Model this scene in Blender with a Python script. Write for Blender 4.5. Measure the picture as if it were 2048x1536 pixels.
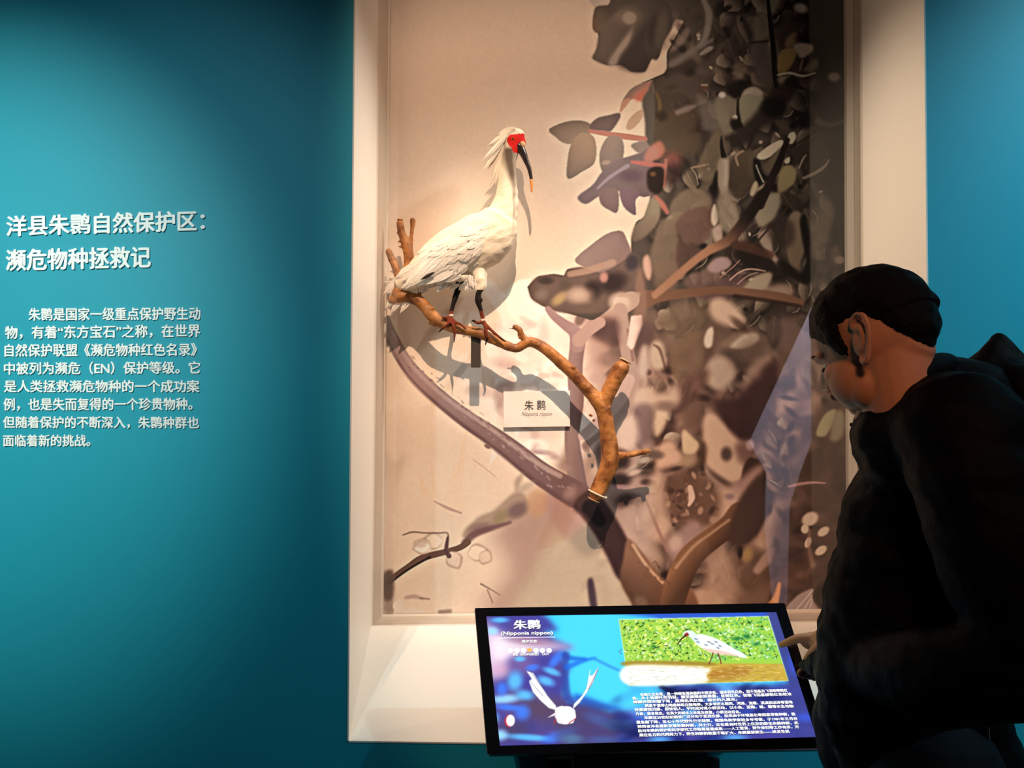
import bpy, bmesh, math, random
import numpy as np
from mathutils import Vector, Matrix, Euler, noise as mnoise

for o in list(bpy.data.objects):
    bpy.data.objects.remove(o, do_unlink=True)
SC = bpy.context.scene
COL = SC.collection

# ---------------------------------------------------------------- camera
F_PX, PITCH, CAM_Z = 1540.0, math.radians(1.6), 1.45
cam_d = bpy.data.cameras.new('camera'); cam_d.sensor_width = 36.0; cam_d.lens = 36.0*F_PX/2048.0
cam_d.clip_start = 0.05
cam = bpy.data.objects.new('camera', cam_d); COL.objects.link(cam)
cam.location = (0, 0, CAM_Z); cam.rotation_euler = (math.pi/2 + PITCH, 0, 0)
SC.camera = cam
SC.view_settings.view_transform = 'Standard'; SC.view_settings.look = 'None'
SC.view_settings.exposure = 0.0; SC.view_settings.gamma = 1.0; SC.view_settings.use_curve_mapping = False
SC.cycles.max_bounces = 8; SC.cycles.transparent_max_bounces = 12
SC.cycles.use_denoising = True

# ---------------------------------------------------------------- world: a dim exhibition hall
w = bpy.data.worlds.new('hall'); SC.world = w; w.use_nodes = True
w.node_tree.nodes['Background'].inputs[0].default_value = (0.35, 0.5, 0.6, 1)
w.node_tree.nodes['Background'].inputs[1].default_value = 0.02

# ---------------------------------------------------------------- track lamps of the hall, and added fill spots
def spot(name, loc, target, watts, color, size_deg, blend, radius=0.04):
    d = bpy.data.lights.new(name, 'SPOT'); d.energy = watts; d.color = color
    d.spot_size = math.radians(size_deg); d.spot_blend = blend; d.shadow_soft_size = radius
    o = bpy.data.objects.new(name, d); COL.objects.link(o); o.location = loc
    v = Vector(target) - Vector(loc); o.rotation_euler = v.to_track_quat('-Z', 'Y').to_euler()
    return o
WARM = (1.0, 0.66, 0.45)
spot('spot_text_wall', (-1.56, -0.8, 3.0), (-1.50, 2.0, 1.60), 380, (0.92, 1.0, 0.88), 37, 1.0)
spot('spot_wall_fill', (-1.15, -0.6, 3.4), (-0.98, 2.0, 1.50), 115, (0.62, 0.92, 1.0), 44, 1.0)  # added fill that lifts the teal wall beyond the main spot
spot('spot_sill', (-1.165, 0.0, 4.4), (0.16, 2.25, 0.72), 260, WARM, 15, 0.6, 0.015)
L_CASE = Vector((0.12, 0.0, 4.6))
spot('spot_case_low', L_CASE, (-0.10, 2.57, 1.05), 900, WARM, 25, 0.9, 0.022)
spot('spot_case_high', L_CASE, (0.10, 2.57, 2.45), 345, WARM, 30, 0.9, 0.022)
spot('spot_case_low_right', L_CASE, (0.62, 2.57, 1.10), 620, WARM, 24, 0.9, 0.022)
spot('spot_case_side', (1.0, 2.04, 3.02), (-0.41, 2.22, 1.40), 150, (1.0, 0.90, 0.78), 62, 1.0, 0.06)
spot('spot_case_left', (-0.34, 2.04, 3.02), (1.07, 2.22, 1.65), 108, (1.0, 0.80, 0.60), 58, 1.0, 0.06)
spot('spot_bird_top', (-0.22, 2.16, 3.22), (-0.13, 2.47, 1.85), 75, (1.0, 0.82, 0.62), 24, 0.9, 0.02)
spot('spot_right_wall', (2.5, 0.7, 3.6), (1.75, 2.0, 1.35), 330, (0.50, 0.88, 1.0), 66, 1.0)
spot('spot_visitor_fill', (0.28, -1.2, 3.3), (0.66, 1.24, 1.52), 300, (1.0, 0.45, 0.22), 13, 0.8, 0.40)  # added warm fill for the visitor's ear and neck
spot('spot_reflection_board', (1.6, 0.9, 4.2), (2.08, -0.8, 1.45), 2000, (0.92, 0.88, 1.0), 40, 0.6)  # added to light the unseen board that the glass reflects
# ---------------------------------------------------------------- pigment painter
# The printed backdrop and the touchscreen picture are flat printed / displayed pictures.
# They are painted here shape by shape into arrays and stored as colour attributes.
def srgb2lin(c):
    c = np.asarray(c, dtype=np.float64) / 255.0
    return np.where(c <= 0.04045, c / 12.92, ((c + 0.055) / 1.055) ** 2.4)

def catmull(pts, closed=True, n=6):
    p = np.asarray(pts, float); N = len(p); out = []
    rng = range(N if closed else N - 1)
    for i in rng:
        if closed:
            a, b, c, d = p[(i-1) % N], p[i], p[(i+1) % N], p[(i+2) % N]
        else:
            a, b, c, d = p[max(i-1, 0)], p[i], p[i+1], p[min(i+2, N-1)]
        for k in range(n):
            t = k / n
            out.append(0.5*((2*b) + (c-a)*t + (2*a-5*b+4*c-d)*t*t + (3*b-3*c+d-a)*t**3))
    if not closed: out.append(p[-1])
    return np.array(out)

def gauss_blur(m, s):
    if s <= 0.25: return m
    r = max(1, int(s*2.6)); k = np.exp(-0.5*(np.arange(-r, r+1)/s)**2); k /= k.sum()
    for ax in (0, 1):
        pad = [(0, 0)]*m.ndim; pad[ax] = (r, r)
        q = np.pad(m, pad, mode='edge'); o = np.zeros_like(m)
        n = m.shape[ax]
        for i, w in enumerate(k):
            o += w * (q[i:i+n] if ax == 0 else q[:, i:i+n])
        m = o
    return m

class Canvas:
    """raster in photograph pixels (x0..x1, y0..y1), sRGB 0-255 values"""
    def __init__(s, x0, y0, x1, y1, color, res=1.0):
        s.x0, s.y0, s.res = x0, y0, res
        s.w, s.h = int((x1-x0)*res), int((y1-y0)*res)
        s.a = np.empty((s.h, s.w, 3)); s.a[:] = color
    def _box(s, xs, ys, pad):
        i0 = max(0, int((min(xs)-s.x0-pad)*s.res)); i1 = min(s.w, int((max(xs)-s.x0+pad)*s.res)+2)
        j0 = max(0, int((min(ys)-s.y0-pad)*s.res)); j1 = min(s.h, int((max(ys)-s.y0+pad)*s.res)+2)
        if i1 <= i0 or j1 <= j0: return None
        X = s.x0 + (np.arange(i0, i1)+0.5)/s.res; Y = s.y0 + (np.arange(j0, j1)+0.5)/s.res
        return i0, i1, j0, j1, X[None, :], Y[:, None]
    def _put(s, b, m, col, alpha, col2=None, g=None):
        i0, i1, j0, j1, X, Y = b
        c = np.asarray(col, float)
        if col2 is not None:
            (ax, ay), (bx, by) = g
            L2 = (bx-ax)**2+(by-ay)**2+1e-9
            t = np.clip(((X-ax)*(bx-ax)+(Y-ay)*(by-ay))/L2, 0, 1)[..., None]
            c = c*(1-t)+np.asarray(col2, float)*t
        m = (m*alpha)[..., None]
        s.a[j0:j1, i0:i1] = s.a[j0:j1, i0:i1]*(1-m)+c*m
    def poly(s, pts, col, soft=0.7, alpha=1.0, smooth=True, col2=None, g=None):
        p = catmull(pts) if smooth and len(pts) > 3 else np.asarray(pts, float)
        b = s._box(p[:, 0], p[:, 1], soft*3+1)
        if b is None: return
        X, Y = b[4], b[5]
        ins = np.zeros((Y.shape[0], X.shape[1]), bool)
        q = np.roll(p, -1, 0)
        for (ax, ay), (bx, by) in zip(p, q):
            if ay == by: continue
            c = (ay > Y) != (by > Y)
            ins ^= c & (X < (bx-ax)*(Y-ay)/(by-ay)+ax)
        s._put(b, gauss_blur(ins.astype(float), soft*s.res), col, alpha, col2, g)
    def stroke(s, pts, col, soft=1.0, alpha=1.0, col2=None, g=None, smooth=True):
        """pts: (x, y, radius)"""
        p = catmull(pts, closed=False, n=5) if smooth and len(pts) > 2 else np.asarray(pts, float)
        r = p[:, 2].max()
        b = s._box(p[:, 0], p[:, 1], r+soft*2+1)
        if b is None: return
        X, Y = b[4], b[5]
        best = np.full((Y.shape[0], X.shape[1]), -1e9)
        for (ax, ay, ar), (bx, by, br) in zip(p[:-1], p[1:]):
            L2 = (bx-ax)**2+(by-ay)**2+1e-9
            t = np.clip(((X-ax)*(bx-ax)+(Y-ay)*(by-ay))/L2, 0, 1)
            d = np.hypot(X-ax-t*(bx-ax), Y-ay-t*(by-ay))
            best = np.maximum(best, ar+t*(br-ar)-d)
        m = np.clip(0.5+best/(2*soft), 0, 1); m = m*m*(3-2*m)
        s._put(b, m, col, alpha, col2, g)
    def blob(s, x, y, rx, ry, ang, col, soft=0.35, alpha=1.0):
        R = max(rx, ry)*(1+soft)
        b = s._box([x-R, x+R], [y-R, y+R], 2)
        if b is None: return
        X, Y = b[4], b[5]; c, q = math.cos(math.radians(ang)), math.sin(math.radians(ang))
        u = ((X-x)*c+(Y-y)*q)/rx; v = (-(X-x)*q+(Y-y)*c)/ry
        d = np.hypot(u, v)
        m = np.clip((1+soft-d)/(2*soft), 0, 1); m = m*m*(3-2*m)
        s._put(b, m, col, alpha)
    def leaf(s, x, y, L, W, ang, col, soft=1.0, alpha=1.0, tip=0.0, col2=None):
        """pointed leaf from base (x, y), length L along ang"""
        c, q = math.cos(math.radians(ang)), math.sin(math.radians(ang))
        prof = [(0, 0), (.12, .55), (.32, .95), (.55, 1), (.78, .62), (1, tip), (.78, -.62), (.55, -1), (.32, -.95), (.12, -.55)]
        pts = [(x+c*L*u-q*W*v, y+q*L*u+c*W*v) for u, v in prof]
        if col2 is None: s.poly(pts, col, soft, alpha)
        else: s.poly(pts, col, soft, alpha, col2=col2, g=((x-q*W, y+c*W), (x+q*W, y-c*W)))
    def blur_region(s, mask_pts, sig, soft=12):
        p = np.asarray(mask_pts, float)
        b = s._box(p[:, 0], p[:, 1], soft*2)
        i0, i1, j0, j1, X, Y = b
        ins = np.zeros((Y.shape[0], X.shape[1]), bool)
        for (ax, ay), (bx, by) in zip(p, np.roll(p, -1, 0)):
            if ay == by: continue
            c = (ay > Y) != (by > Y); ins ^= c & (X < (bx-ax)*(Y-ay)/(by-ay)+ax)
        m = gauss_blur(ins.astype(float), soft*s.res)[..., None]
        q = gauss_blur(s.a[j0:j1, i0:i1].copy(), sig*s.res)
        s.a[j0:j1, i0:i1] = s.a[j0:j1, i0:i1]*(1-m)+q*m
    def sample(s, X, Y):
        u = np.clip((X-s.x0)*s.res-0.5, 0, s.w-1.001); v = np.clip((Y-s.y0)*s.res-0.5, 0, s.h-1.001)
        i = u.astype(int); j = v.astype(int); fu = (u-i)[..., None]; fv = (v-j)[..., None]
        A = s.a
        return (A[j, i]*(1-fu)+A[j, i+1]*fu)*(1-fv)+(A[j+1, i]*(1-fu)+A[j+1, i+1]*fu)*fv
def paint_mural():
    rnd = random.Random(11)
    C = Canvas(755, -70, 1702, 1245, (232, 190, 162))
    R = lambda a, b: rnd.uniform(a, b)
    def mixc(a, b, t): return tuple(a[i]*(1-t)+b[i]*t for i in range(3))
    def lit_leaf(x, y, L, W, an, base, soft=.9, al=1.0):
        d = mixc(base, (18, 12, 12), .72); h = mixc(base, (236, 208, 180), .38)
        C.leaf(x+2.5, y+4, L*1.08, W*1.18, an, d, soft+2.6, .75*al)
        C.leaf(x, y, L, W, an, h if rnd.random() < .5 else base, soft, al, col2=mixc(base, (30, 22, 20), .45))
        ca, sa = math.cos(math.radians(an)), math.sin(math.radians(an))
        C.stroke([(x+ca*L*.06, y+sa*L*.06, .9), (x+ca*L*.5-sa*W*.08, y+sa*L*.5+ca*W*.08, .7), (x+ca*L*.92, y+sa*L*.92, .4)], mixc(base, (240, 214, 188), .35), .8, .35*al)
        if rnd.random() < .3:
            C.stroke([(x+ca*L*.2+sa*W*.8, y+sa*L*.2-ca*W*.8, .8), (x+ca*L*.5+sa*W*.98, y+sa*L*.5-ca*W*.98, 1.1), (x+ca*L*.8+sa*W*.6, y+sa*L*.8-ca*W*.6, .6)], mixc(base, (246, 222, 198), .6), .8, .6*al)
    DK, MD, LT = (38, 29, 27), (92, 78, 66), (160, 138, 118)
    # soft pale bush low on the left and centre
    C.poly([(1002, 600), (1040, 570), (1075, 560), (1200, 560), (1260, 700), (1230, 900), (1060, 930), (985, 850), (930, 790), (905, 735), (955, 700), (1010, 640)], (236, 200, 178), 14)
    C.poly([(955, 572), (978, 556), (1012, 590), (1045, 575), (1070, 610), (1060, 650), (1010, 690), (1000, 630)], (244, 208, 184), 3)
    C.poly([(1012, 596), (1030, 566), (1060, 560), (1085, 585), (1092, 620), (1060, 650), (1025, 640)], (250, 220, 192), 2)
    for _ in range(110):
        x, y = R(985, 1260), R(640, 930)
        if y > 640 + (1100-x)*1.1 + 250: continue
        t = rnd.random()
        C.blob(x, y, R(7, 26), R(5, 15), R(0, 180), mixc((196, 152, 136), (252, 226, 204), t), R(.25, .7), R(.35, .8))
    for _ in range(40):
        x, y = R(985, 1110), R(740, 800)
        C.blob(x, y, R(6, 16), R(5, 10), R(0, 180), mixc((206, 162, 142), (250, 222, 200), rnd.random()), .4, .7)
    C.poly([(985, 790), (1000, 765), (1030, 770), (1018, 800), (998, 818), (990, 805)], (176, 138, 124), 4, .8)
    C.poly([(978, 775), (940, 770), (930, 785), (960, 795), (985, 790)], (200, 160, 142), 4, .7)
    # lower right half: mid toned out of focus growth
    C.poly([(1185, 560), (1702, 430), (1702, 1245), (1000, 1245), (1020, 1140), (980, 1060), (1050, 1000), (1130, 940), (1190, 860), (1165, 700)], (172, 134, 117), 22)
    for _ in range(330):
        x, y = R(1140, 1700), R(560, 1240)
        if x < 1230 and 650 < y < 860: continue
        dark = (x-1140)/560*.35 + (.18 if y < 800 else 0)
        t = min(1, max(0, rnd.gauss(.55-dark, .3)))
        col = mixc((70, 50, 46), (212, 170, 146), t)
        C.blob(x, y, R(10, 38), R(7, 20), R(-80, 80), col, R(.3, .9), R(.35, .85))
    for _ in range(190):
        x, y = R(1262, 1690), R(575, 1180)
        t = min(1, max(0, rnd.gauss(.5-(x-1262)/428*.25, .32)))
        lit_leaf(x, y, R(20, 60), R(7, 18), R(30, 150), mixc((72, 52, 46), (206, 166, 142), t), R(.9, 3.2), R(.55, .95))
    for _ in range(70):
        x, y = R(1280, 1690), R(620, 1200)
        C.blob(x, y, R(6, 18), R(4, 10), R(0, 180), (48, 32, 30), .7, .7)
    # centre foot: hazy grey green
    C.poly([(1030, 1240), (1060, 1150), (1120, 1050), (1180, 1045), (1230, 1120), (1290, 1180), (1300, 1240)], (190, 160, 134), 14, .8)
    C.poly([(1140, 1075), (1170, 1050), (1195, 1085), (1180, 1110), (1155, 1100)], (150, 128, 112), 5, .7)
    C.poly([(1085, 1000), (1110, 985), (1180, 1020), (1140, 1075), (1118, 1062)], (168, 124, 112), 5, .6)
    # bright foliage mass, upper right
    mass = [(1182, -90), (1186, 10), (1192, 14), (1186, 35), (1186, 58), (1196, 66), (1198, 85), (1190, 106), (1185, 117), (1213, 130), (1245, 130), (1262, 143), (1290, 143), (1300, 125), (1306, 114), (1314, 119), (1319, 112), (1327, 85), (1340, 55), (1352, 38), (1369, 42), (1362, 60), (1345, 88), (1335, 105), (1334, 140), (1330, 147), (1308, 157), (1297, 172), (1292, 215), (1298, 250), (1300, 290), (1302, 330), (1302, 392), (1289, 432), (1272, 444), (1262, 480), (1262, 505), (1225, 525), (1200, 545), (1165, 535), (1135, 538), (1128, 551), (1108, 548), (1075, 553), (1055, 574), (1062, 596), (1085, 612), (1120, 622), (1180, 640), (1240, 640), (1330, 660), (1460, 640), (1702, 640), (1702, -90)]
    C.poly(mass, (84, 70, 61), .9, smooth=False)
    C.poly([(1230, 600), (1300, 610), (1480, 590), (1702, 585), (1702, 735), (1480, 720), (1330, 700), (1230, 700)], (108, 86, 74), 26, .95)
    for _ in range(300):
        x, y = R(1310, 1702), R(-70, 640)
        if x < 1345 and y < 150: continue
        t = min(1, max(0, rnd.gauss(.42 - (x-1310)/400*.18, .27)))
        C.blob(x, y, R(8, 30), R(6, 18), R(0, 180), mixc((30, 22, 22), (140, 120, 102), t), R(.3, .9), R(.35, .8))
    for _ in range(170):
        x, y = R(1300, 1670), R(-20, 640)
        if x < 1395 and y < 175: continue
        if x < 1310 and y < 420: continue
        t = rnd.random(); k = .55 if x > 1560 else 0
        lit_leaf(x, y, R(26, 66), R(9, 20), R(40, 140), mixc(mixc((70, 56, 49), (146, 126, 104), t), (30, 24, 22), k*rnd.random()), R(.7, 1.8), R(.7, 1))
    for _ in range(60):
        x, y = R(1330, 1670), R(0, 620)
        C.blob(x, y, R(4, 13), R(3, 8), R(0, 180), (20, 14, 14), .6, .8)
    for _ in range(26):
        x, y = R(1380, 1680), R(0, 600)
        C.blob(x, y, R(2.5, 7), R(2, 4), R(0, 180), (206, 178, 156), .5, .75)
    # dark right hand strip
    C.poly([(1600, -90), (1620, 40), (1610, 100), (1650, 160), (1660, 240), (1645, 330), (1668, 420), (1660, 470), (1702, 520), (1702, -90)], (20, 15, 15), 14, .92)
    C.blob(1655, 205, 40, 26, 20, (16, 12, 12), .6, .9); C.blob(1668, 150, 30, 30, 0, (52, 44, 36), .8, .7)
    C.blob(1640, 300, 40, 40, 0, (70, 58, 48), .8, .6); C.blob(1610, 240, 22, 18, 0, (18, 13, 13), .5, .8)
    # two leaves on the very top left of the mass
    C.poly([(1180, -6), (1215, -6), (1218, 8), (1200, 14), (1186, 12)], (206, 170, 150), 1.2)
    C.poly([(1192, 14), (1186, 35), (1186, 58), (1196, 66), (1212, 50), (1222, 25), (1215, 12)], (112, 88, 72), 1.5, col2=(80, 68, 58), g=((1186, 40), (1222, 20)))
    C.poly([(1198, 70), (1215, 40), (1260, 10), (1330, 0), (1345, 50), (1326, 85), (1314, 119), (1300, 118), (1290, 143), (1262, 143), (1245, 130), (1213, 130), (1185, 117), (1192, 100)], (104, 88, 76), 2, col2=(70, 58, 52), g=((1200, 60), (1320, 90)))
    C.poly([(1216, 128), (1240, 90), (1262, 60), (1270, 40), (1258, 84), (1240, 110), (1234, 130)], (172, 146, 130), 4, .9)
    C.blob(1259, 36, 12, 11, 0, (172, 146, 126), .5); C.blob(1257, 34, 22, 16, 0, (150, 128, 110), .9, .5)
    C.poly([(1236, 130), (1258, 95), (1285, 55), (1298, 40), (1290, 90), (1298, 118), (1286, 141), (1262, 142)], (56, 46, 46), 5, .85)
    C.blob(1308, 65, 12, 30, 5, (52, 40, 38), .6, .8); C.blob(1324, 60, 14, 42, 10, (98, 84, 72), .6, .7)
    C.poly([(1350, -60), (1420, -60), (1430, 10), (1408, 60), (1380, 60), (1362, 30)], (82, 70, 58), 5, .8)
    C.stroke([(1407, 0, 5), (1418, 30, 7), (1412, 70, 6), (1400, 90, 3)], (134, 120, 108), 4, .8)
    # gap of pale sky between leaf groups keeps a crisp dark rim
    C.stroke([(1369, 42, 1), (1345, 88, 1.5), (1335, 108, 1.5), (1334, 142, 1.5), (1308, 157, 1.5), (1285, 166, 1)], (48, 36, 32), 1, .8)
    C.poly([(1338, 105), (1352, 80), (1372, 55), (1380, 66), (1365, 90), (1350, 100)], (140, 118, 106), 3, .7)
    C.stroke([(1342, 130, 8), (1370, 112, 7), (1395, 96, 6), (1412, 84, 4)], (122, 108, 100), 6, .75)
    C.stroke([(1340, 146, 10), (1360, 140, 9), (1385, 125, 6)], (66, 52, 48), 5, .8)
    C.stroke([(1402, 108, 3), (1418, 98, 5), (1425, 95, 2)], (148, 134, 122), 2.5, .8)
    C.stroke([(1395, 95, 4), (1425, 80, 4)], (118, 106, 98), 3, .7)
    # central leaves of the mass
    C.poly([(1295, 175), (1330, 150), (1370, 150), (1395, 190), (1400, 235), (1385, 260), (1340, 262), (1300, 240)], (88, 74, 66), 5, .85, col2=(70, 56, 46), g=((1390, 170), (1310, 250)))
    C.poly([(1302, 240), (1330, 225), (1375, 215), (1390, 235), (1400, 290), (1370, 310), (1310, 300)], (92, 74, 58), 6, .8)
    C.stroke([(1355, 225, 5), (1375, 217, 6), (1390, 212, 3)], (132, 112, 104), 4, .8)
    C.stroke([(1315, 240, 3), (1320, 210, 4), (1312, 185, 2)], (132, 104, 60), 4, .6)
    C.blob(1322, 232, 12, 10, 0, (52, 40, 32), .7, .8)
    C.poly([(1398, 210), (1418, 195), (1450, 200), (1462, 235), (1440, 260), (1412, 262), (1402, 240)], (118, 104, 94), 5, .8)
    C.poly([(1430, 200), (1460, 190), (1478, 210), (1472, 260), (1452, 275), (1440, 255)], (132, 118, 98), 3, .8)
    C.poly([(1480, 198), (1500, 188), (1524, 192), (1528, 215), (1518, 245), (1500, 265), (1486, 252), (1479, 222)], (150, 136, 112), 1.4, col2=(120, 108, 90), g=((1495, 190), (1505, 262)))
    C.poly([(1480, 196), (1492, 178), (1512, 174), (1526, 186), (1520, 192), (1495, 190)], (190, 162, 140), 2)
    C.stroke([(1476, 200, 2), (1476, 235, 2.5), (1486, 255, 2)], (28, 20, 18), 1, .9)
    C.poly([(1510, 150), (1500, 95), (1520, 82), (1545, 100), (1548, 160), (1530, 178)], (96, 82, 74), 4, .85)
    C.poly([(1508, 75), (1510, 25), (1530, 20), (1540, 60), (1528, 80)], (126, 112, 92), 4, .85)
    C.poly([(1530, -10), (1560, -10), (1555, 15), (1540, 28)], (140, 126, 106), 3, .8)
    C.blob(1466, 160, 14, 12, 0, (70, 52, 46), .6, .8); C.blob(1478, 142, 12, 22, 0, (122, 104, 88), .7, .7)
    C.poly([(1455, 172), (1480, 160), (1492, 168), (1475, 195), (1460, 190)], (30, 20, 20), 3, .9)
    C.blob(1444, 190, 7, 6, 0, (220, 190, 172), .5); C.blob(1410, 178, 7, 6, 0, (98, 70, 60), .6, .8); C.stroke([(1404, 170, 2), (1414, 170, 2)], (170, 140, 118), 2, .8)
    C.blob(1470, 235, 5, 5, 0, (214, 186, 160), .4); C.blob(1472, 250, 14, 10, 60, (30, 20, 18), .5, .9)
    # dark twigs top
    C.stroke([(1535, -10, 3), (1540, 40, 4), (1546, 90, 5), (1551, 150, 6), (1553, 175, 4)], (22, 15, 15), 1.6)
    C.stroke([(1548, 35, 3), (1570, 15, 2), (1575, -5, 2)], (40, 30, 28), 2, .9)
    C.stroke([(1535, 82, 2), (1500, 86, 2)], (54, 42, 38), 2, .8)
    C.poly([(1554, 130), (1562, 102), (1585, 96), (1592, 110), (1580, 135), (1560, 150)], (166, 136, 92), 1.6, col2=(140, 110, 72), g=((1580, 100), (1560, 150)))
    C.poly([(1586, 92), (1602, 86), (1624, 90), (1625, 102), (1605, 116), (1596, 110)], (206, 172, 150), 2.2)
    C.poly([(1568, 90), (1580, 70), (1592, 66), (1594, 80), (1580, 98)], (150, 122, 92), 3, .9)
    C.blob(1602, 16, 13, 9, 20, (190, 166, 148), .5); C.blob(1610, 72, 20, 8, -15, (66, 36, 40), .6, .7)
    C.stroke([(1556, 150, 2), (1580, 146, 2.5), (1605, 152, 2.5), (1630, 146, 1.5)], (214, 188, 166), 1.6, .9)
    C.stroke([(1600, 140, 2), (1605, 120, 2)], (150, 126, 110), 2, .7)
    C.poly([(1605, 140), (1622, 122), (1636, 118), (1636, 135), (1620, 146)], (128, 112, 90), 3, .8)
    C.blob(1566, 160, 12, 9, 0, (150, 128, 110), .6, .8); C.blob(1582, 165, 12, 10, 0, (32, 24, 24), .5, .9)
    C.blob(1668, 154, 12, 9, 0, (214, 178, 156), .5); C.blob(1690, 160, 6, 12, 0, (60, 40, 34), .6, .7)
    # big dark limb running up right
    C.stroke([(1435, 300, 14), (1480, 275, 16), (1510, 250, 15), (1535, 225, 18), (1560, 195, 20), (1585, 170, 14)], (54, 42, 36), 9, .9)
    C.blob(1548, 215, 24, 20, 0, (18, 13, 13), .5, .95)
    C.poly([(1390, 385), (1440, 320), (1452, 280), (1462, 300), (1440, 345), (1420, 378)], (112, 96, 80), 3, .7)
    C.poly([(1395, 330), (1430, 262), (1448, 272), (1450, 310), (1430, 350), (1405, 362)], (116, 100, 82), 2.5, .85)
    C.poly([(1443, 270), (1447, 292), (1453, 318), (1444, 318), (1440, 290)], (24, 17, 16), 1, .9)
    C.poly([(1450, 345), (1470, 310), (1500, 298), (1512, 312), (1510, 360), (1492, 392), (1462, 392)], (100, 84, 68), 2.5, .9, col2=(74, 60, 50), g=((1500, 310), (1460, 390)))
    C.stroke([(1476, 330, 2), (1472, 312, 2.5), (1486, 302, 2)], (172, 138, 112), 1.5, .8)
    C.stroke([(1385, 335, 2), (1410, 330, 2)], (160, 128, 104), 2, .7)
    C.poly([(1436, 330), (1440, 318), (1456, 320), (1456, 365), (1450, 385), (1436, 372), (1434, 350)], (150, 128, 110), 2.5, col2=(200, 172, 150), g=((1436, 350), (1458, 350)))
    C.poly([(1425, 365), (1434, 340), (1436, 380), (1448, 395), (1436, 400), (1418, 380)], (30, 20, 20), 2, .9)
    C.poly([(1515, 310), (1540, 290), (1562, 280), (1566, 290), (1545, 310), (1530, 318), (1518, 318)], (222, 188, 160), 1)
    C.poly([(1574, 284), (1578, 268), (1588, 264), (1592, 274), (1584, 288)], (222, 188, 160), 1)
    C.poly([(1568, 322), (1578, 314), (1580, 322), (1574, 328)], (216, 182, 156), 1)
    C.poly([(1528, 330), (1560, 296), (1572, 290), (1566, 330), (1545, 346), (1530, 345)], (126, 110, 92), 1.6, col2=(96, 80, 66), g=((1570, 290), (1530, 345)))
    C.poly([(1508, 318), (1520, 324), (1524, 345), (1540, 360), (1520, 368), (1508, 345)], (14, 10, 12), 2, .95)
    C.stroke([(1512, 330, 1.2), (1520, 350, 1.2), (1527, 364, 1.5)], (172, 150, 130), 1)
    C.poly([(1555, 380), (1560, 342), (1578, 330), (1592, 342), (1588, 366), (1565, 384)], (164, 140, 106), 2.2, col2=(136, 116, 88), g=((1585, 335), (1560, 380)))
    C.poly([(1500, 385), (1510, 362), (1516, 372), (1506, 392)], (200, 170, 140), 1.5, .9)
    C.stroke([(1515, 380, 2), (1540, 362, 4), (1555, 350, 2)], (196, 166, 136), 3, .7)
    C.poly([(1580, 296), (1612, 282), (1640, 262), (1636, 300), (1600, 330), (1588, 320)], (70, 58, 48), 4, .9)
    C.stroke([(1580, 296, 1), (1612, 276, 1), (1640, 258, 1)], (18, 12, 12), 1)
    C.poly([(1610, 340), (1620, 310), (1640, 295), (1660, 300), (1650, 330), (1625, 350)], (72, 58, 48), 4, .8)
    C.stroke([(1598, 336, 1.5), (1606, 318, 1.8), (1612, 310, 1)], (176, 150, 130), 1.5, .8)
    C.stroke([(1608, 356, 3), (1630, 346, 3), (1648, 334, 3), (1658, 320, 1.5)], (150, 130, 112), 2.5, .85)
    C.stroke([(1635, 242, 6), (1660, 250, 5), (1690, 240, 5)], (116, 104, 100), 6, .6)
    # red flower bits and mauve leaves on the left edge of the mass
    C.poly([(1240, 222), (1246, 200), (1262, 178), (1285, 166), (1304, 164), (1306, 190), (1286, 203), (1264, 198), (1242, 222)], (124, 104, 92), 1.2, col2=(202, 124, 102), g=((1262, 175), (1290, 205)))
    C.poly([(1240, 222), (1246, 202), (1260, 196), (1256, 208), (1242, 224)], (200, 146, 116), 1, .9)
    C.blob(1283, 192, 14, 9, -30, (206, 118, 100), .6, .8)
    C.poly([(1252, 254), (1260, 236), (1276, 222), (1284, 220), (1284, 236), (1270, 254), (1258, 260)], (196, 152, 124), 1)
    C.poly([(1284, 203), (1296, 180), (1306, 165), (1310, 230), (1302, 330), (1290, 330), (1290, 250)], (96, 84, 74), 2)
    C.poly([(1098, 259), (1130, 244), (1160, 241), (1182, 249), (1180, 268), (1150, 287), (1128, 286), (1112, 275)], (122, 100, 86), .9, col2=(142, 116, 98), g=((1130, 244), (1140, 287)))
    C.poly([(1180, 250), (1195, 236), (1218, 230), (1238, 226), (1240, 236), (1222, 262), (1205, 262), (1182, 262)], (110, 90, 82), 1.2)
    C.poly([(1162, 266), (1144, 285), (1136, 313), (1135, 357), (1165, 343), (1188, 327), (1193, 299), (1186, 272)], (150, 120, 98), .8, col2=(128, 106, 92), g=((1160, 280), (1150, 350)))
    C.stroke([(1180, 262, 4), (1215, 268, 5), (1250, 273, 6), (1290, 278, 5)], (166, 112, 96), 1.6)
    C.poly([(1218, 272), (1201, 299), (1200, 330), (1210, 345), (1240, 330), (1248, 300), (1242, 276)], (140, 116, 102), 1, col2=(122, 102, 92), g=((1210, 280), (1230, 340)))
    C.poly([(1262, 290), (1290, 282), (1300, 300), (1278, 306)], (134, 112, 100), 1.2)
    C.poly([(1260, 312), (1285, 304), (1302, 300), (1310, 392), (1278, 392), (1240, 382), (1200, 392), (1172, 408), (1155, 394), (1185, 370), (1203, 345), (1230, 322)], (124, 104, 99), 1.2, col2=(108, 88, 84), g=((1200, 330), (1260, 400)))
    C.poly([(1199, 385), (1202, 408), (1218, 420), (1235, 424), (1237, 384), (1220, 375)], (122, 98, 92), 1)
    C.poly([(1239, 380), (1243, 404), (1253, 420), (1272, 430), (1271, 402), (1280, 386), (1255, 372)], (116, 92, 92), 1)
    C.stroke([(1196, 376, 2), (1215, 358, 3), (1232, 346, 3), (1255, 332, 4)], (156, 134, 134), 2.5, .8)
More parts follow.
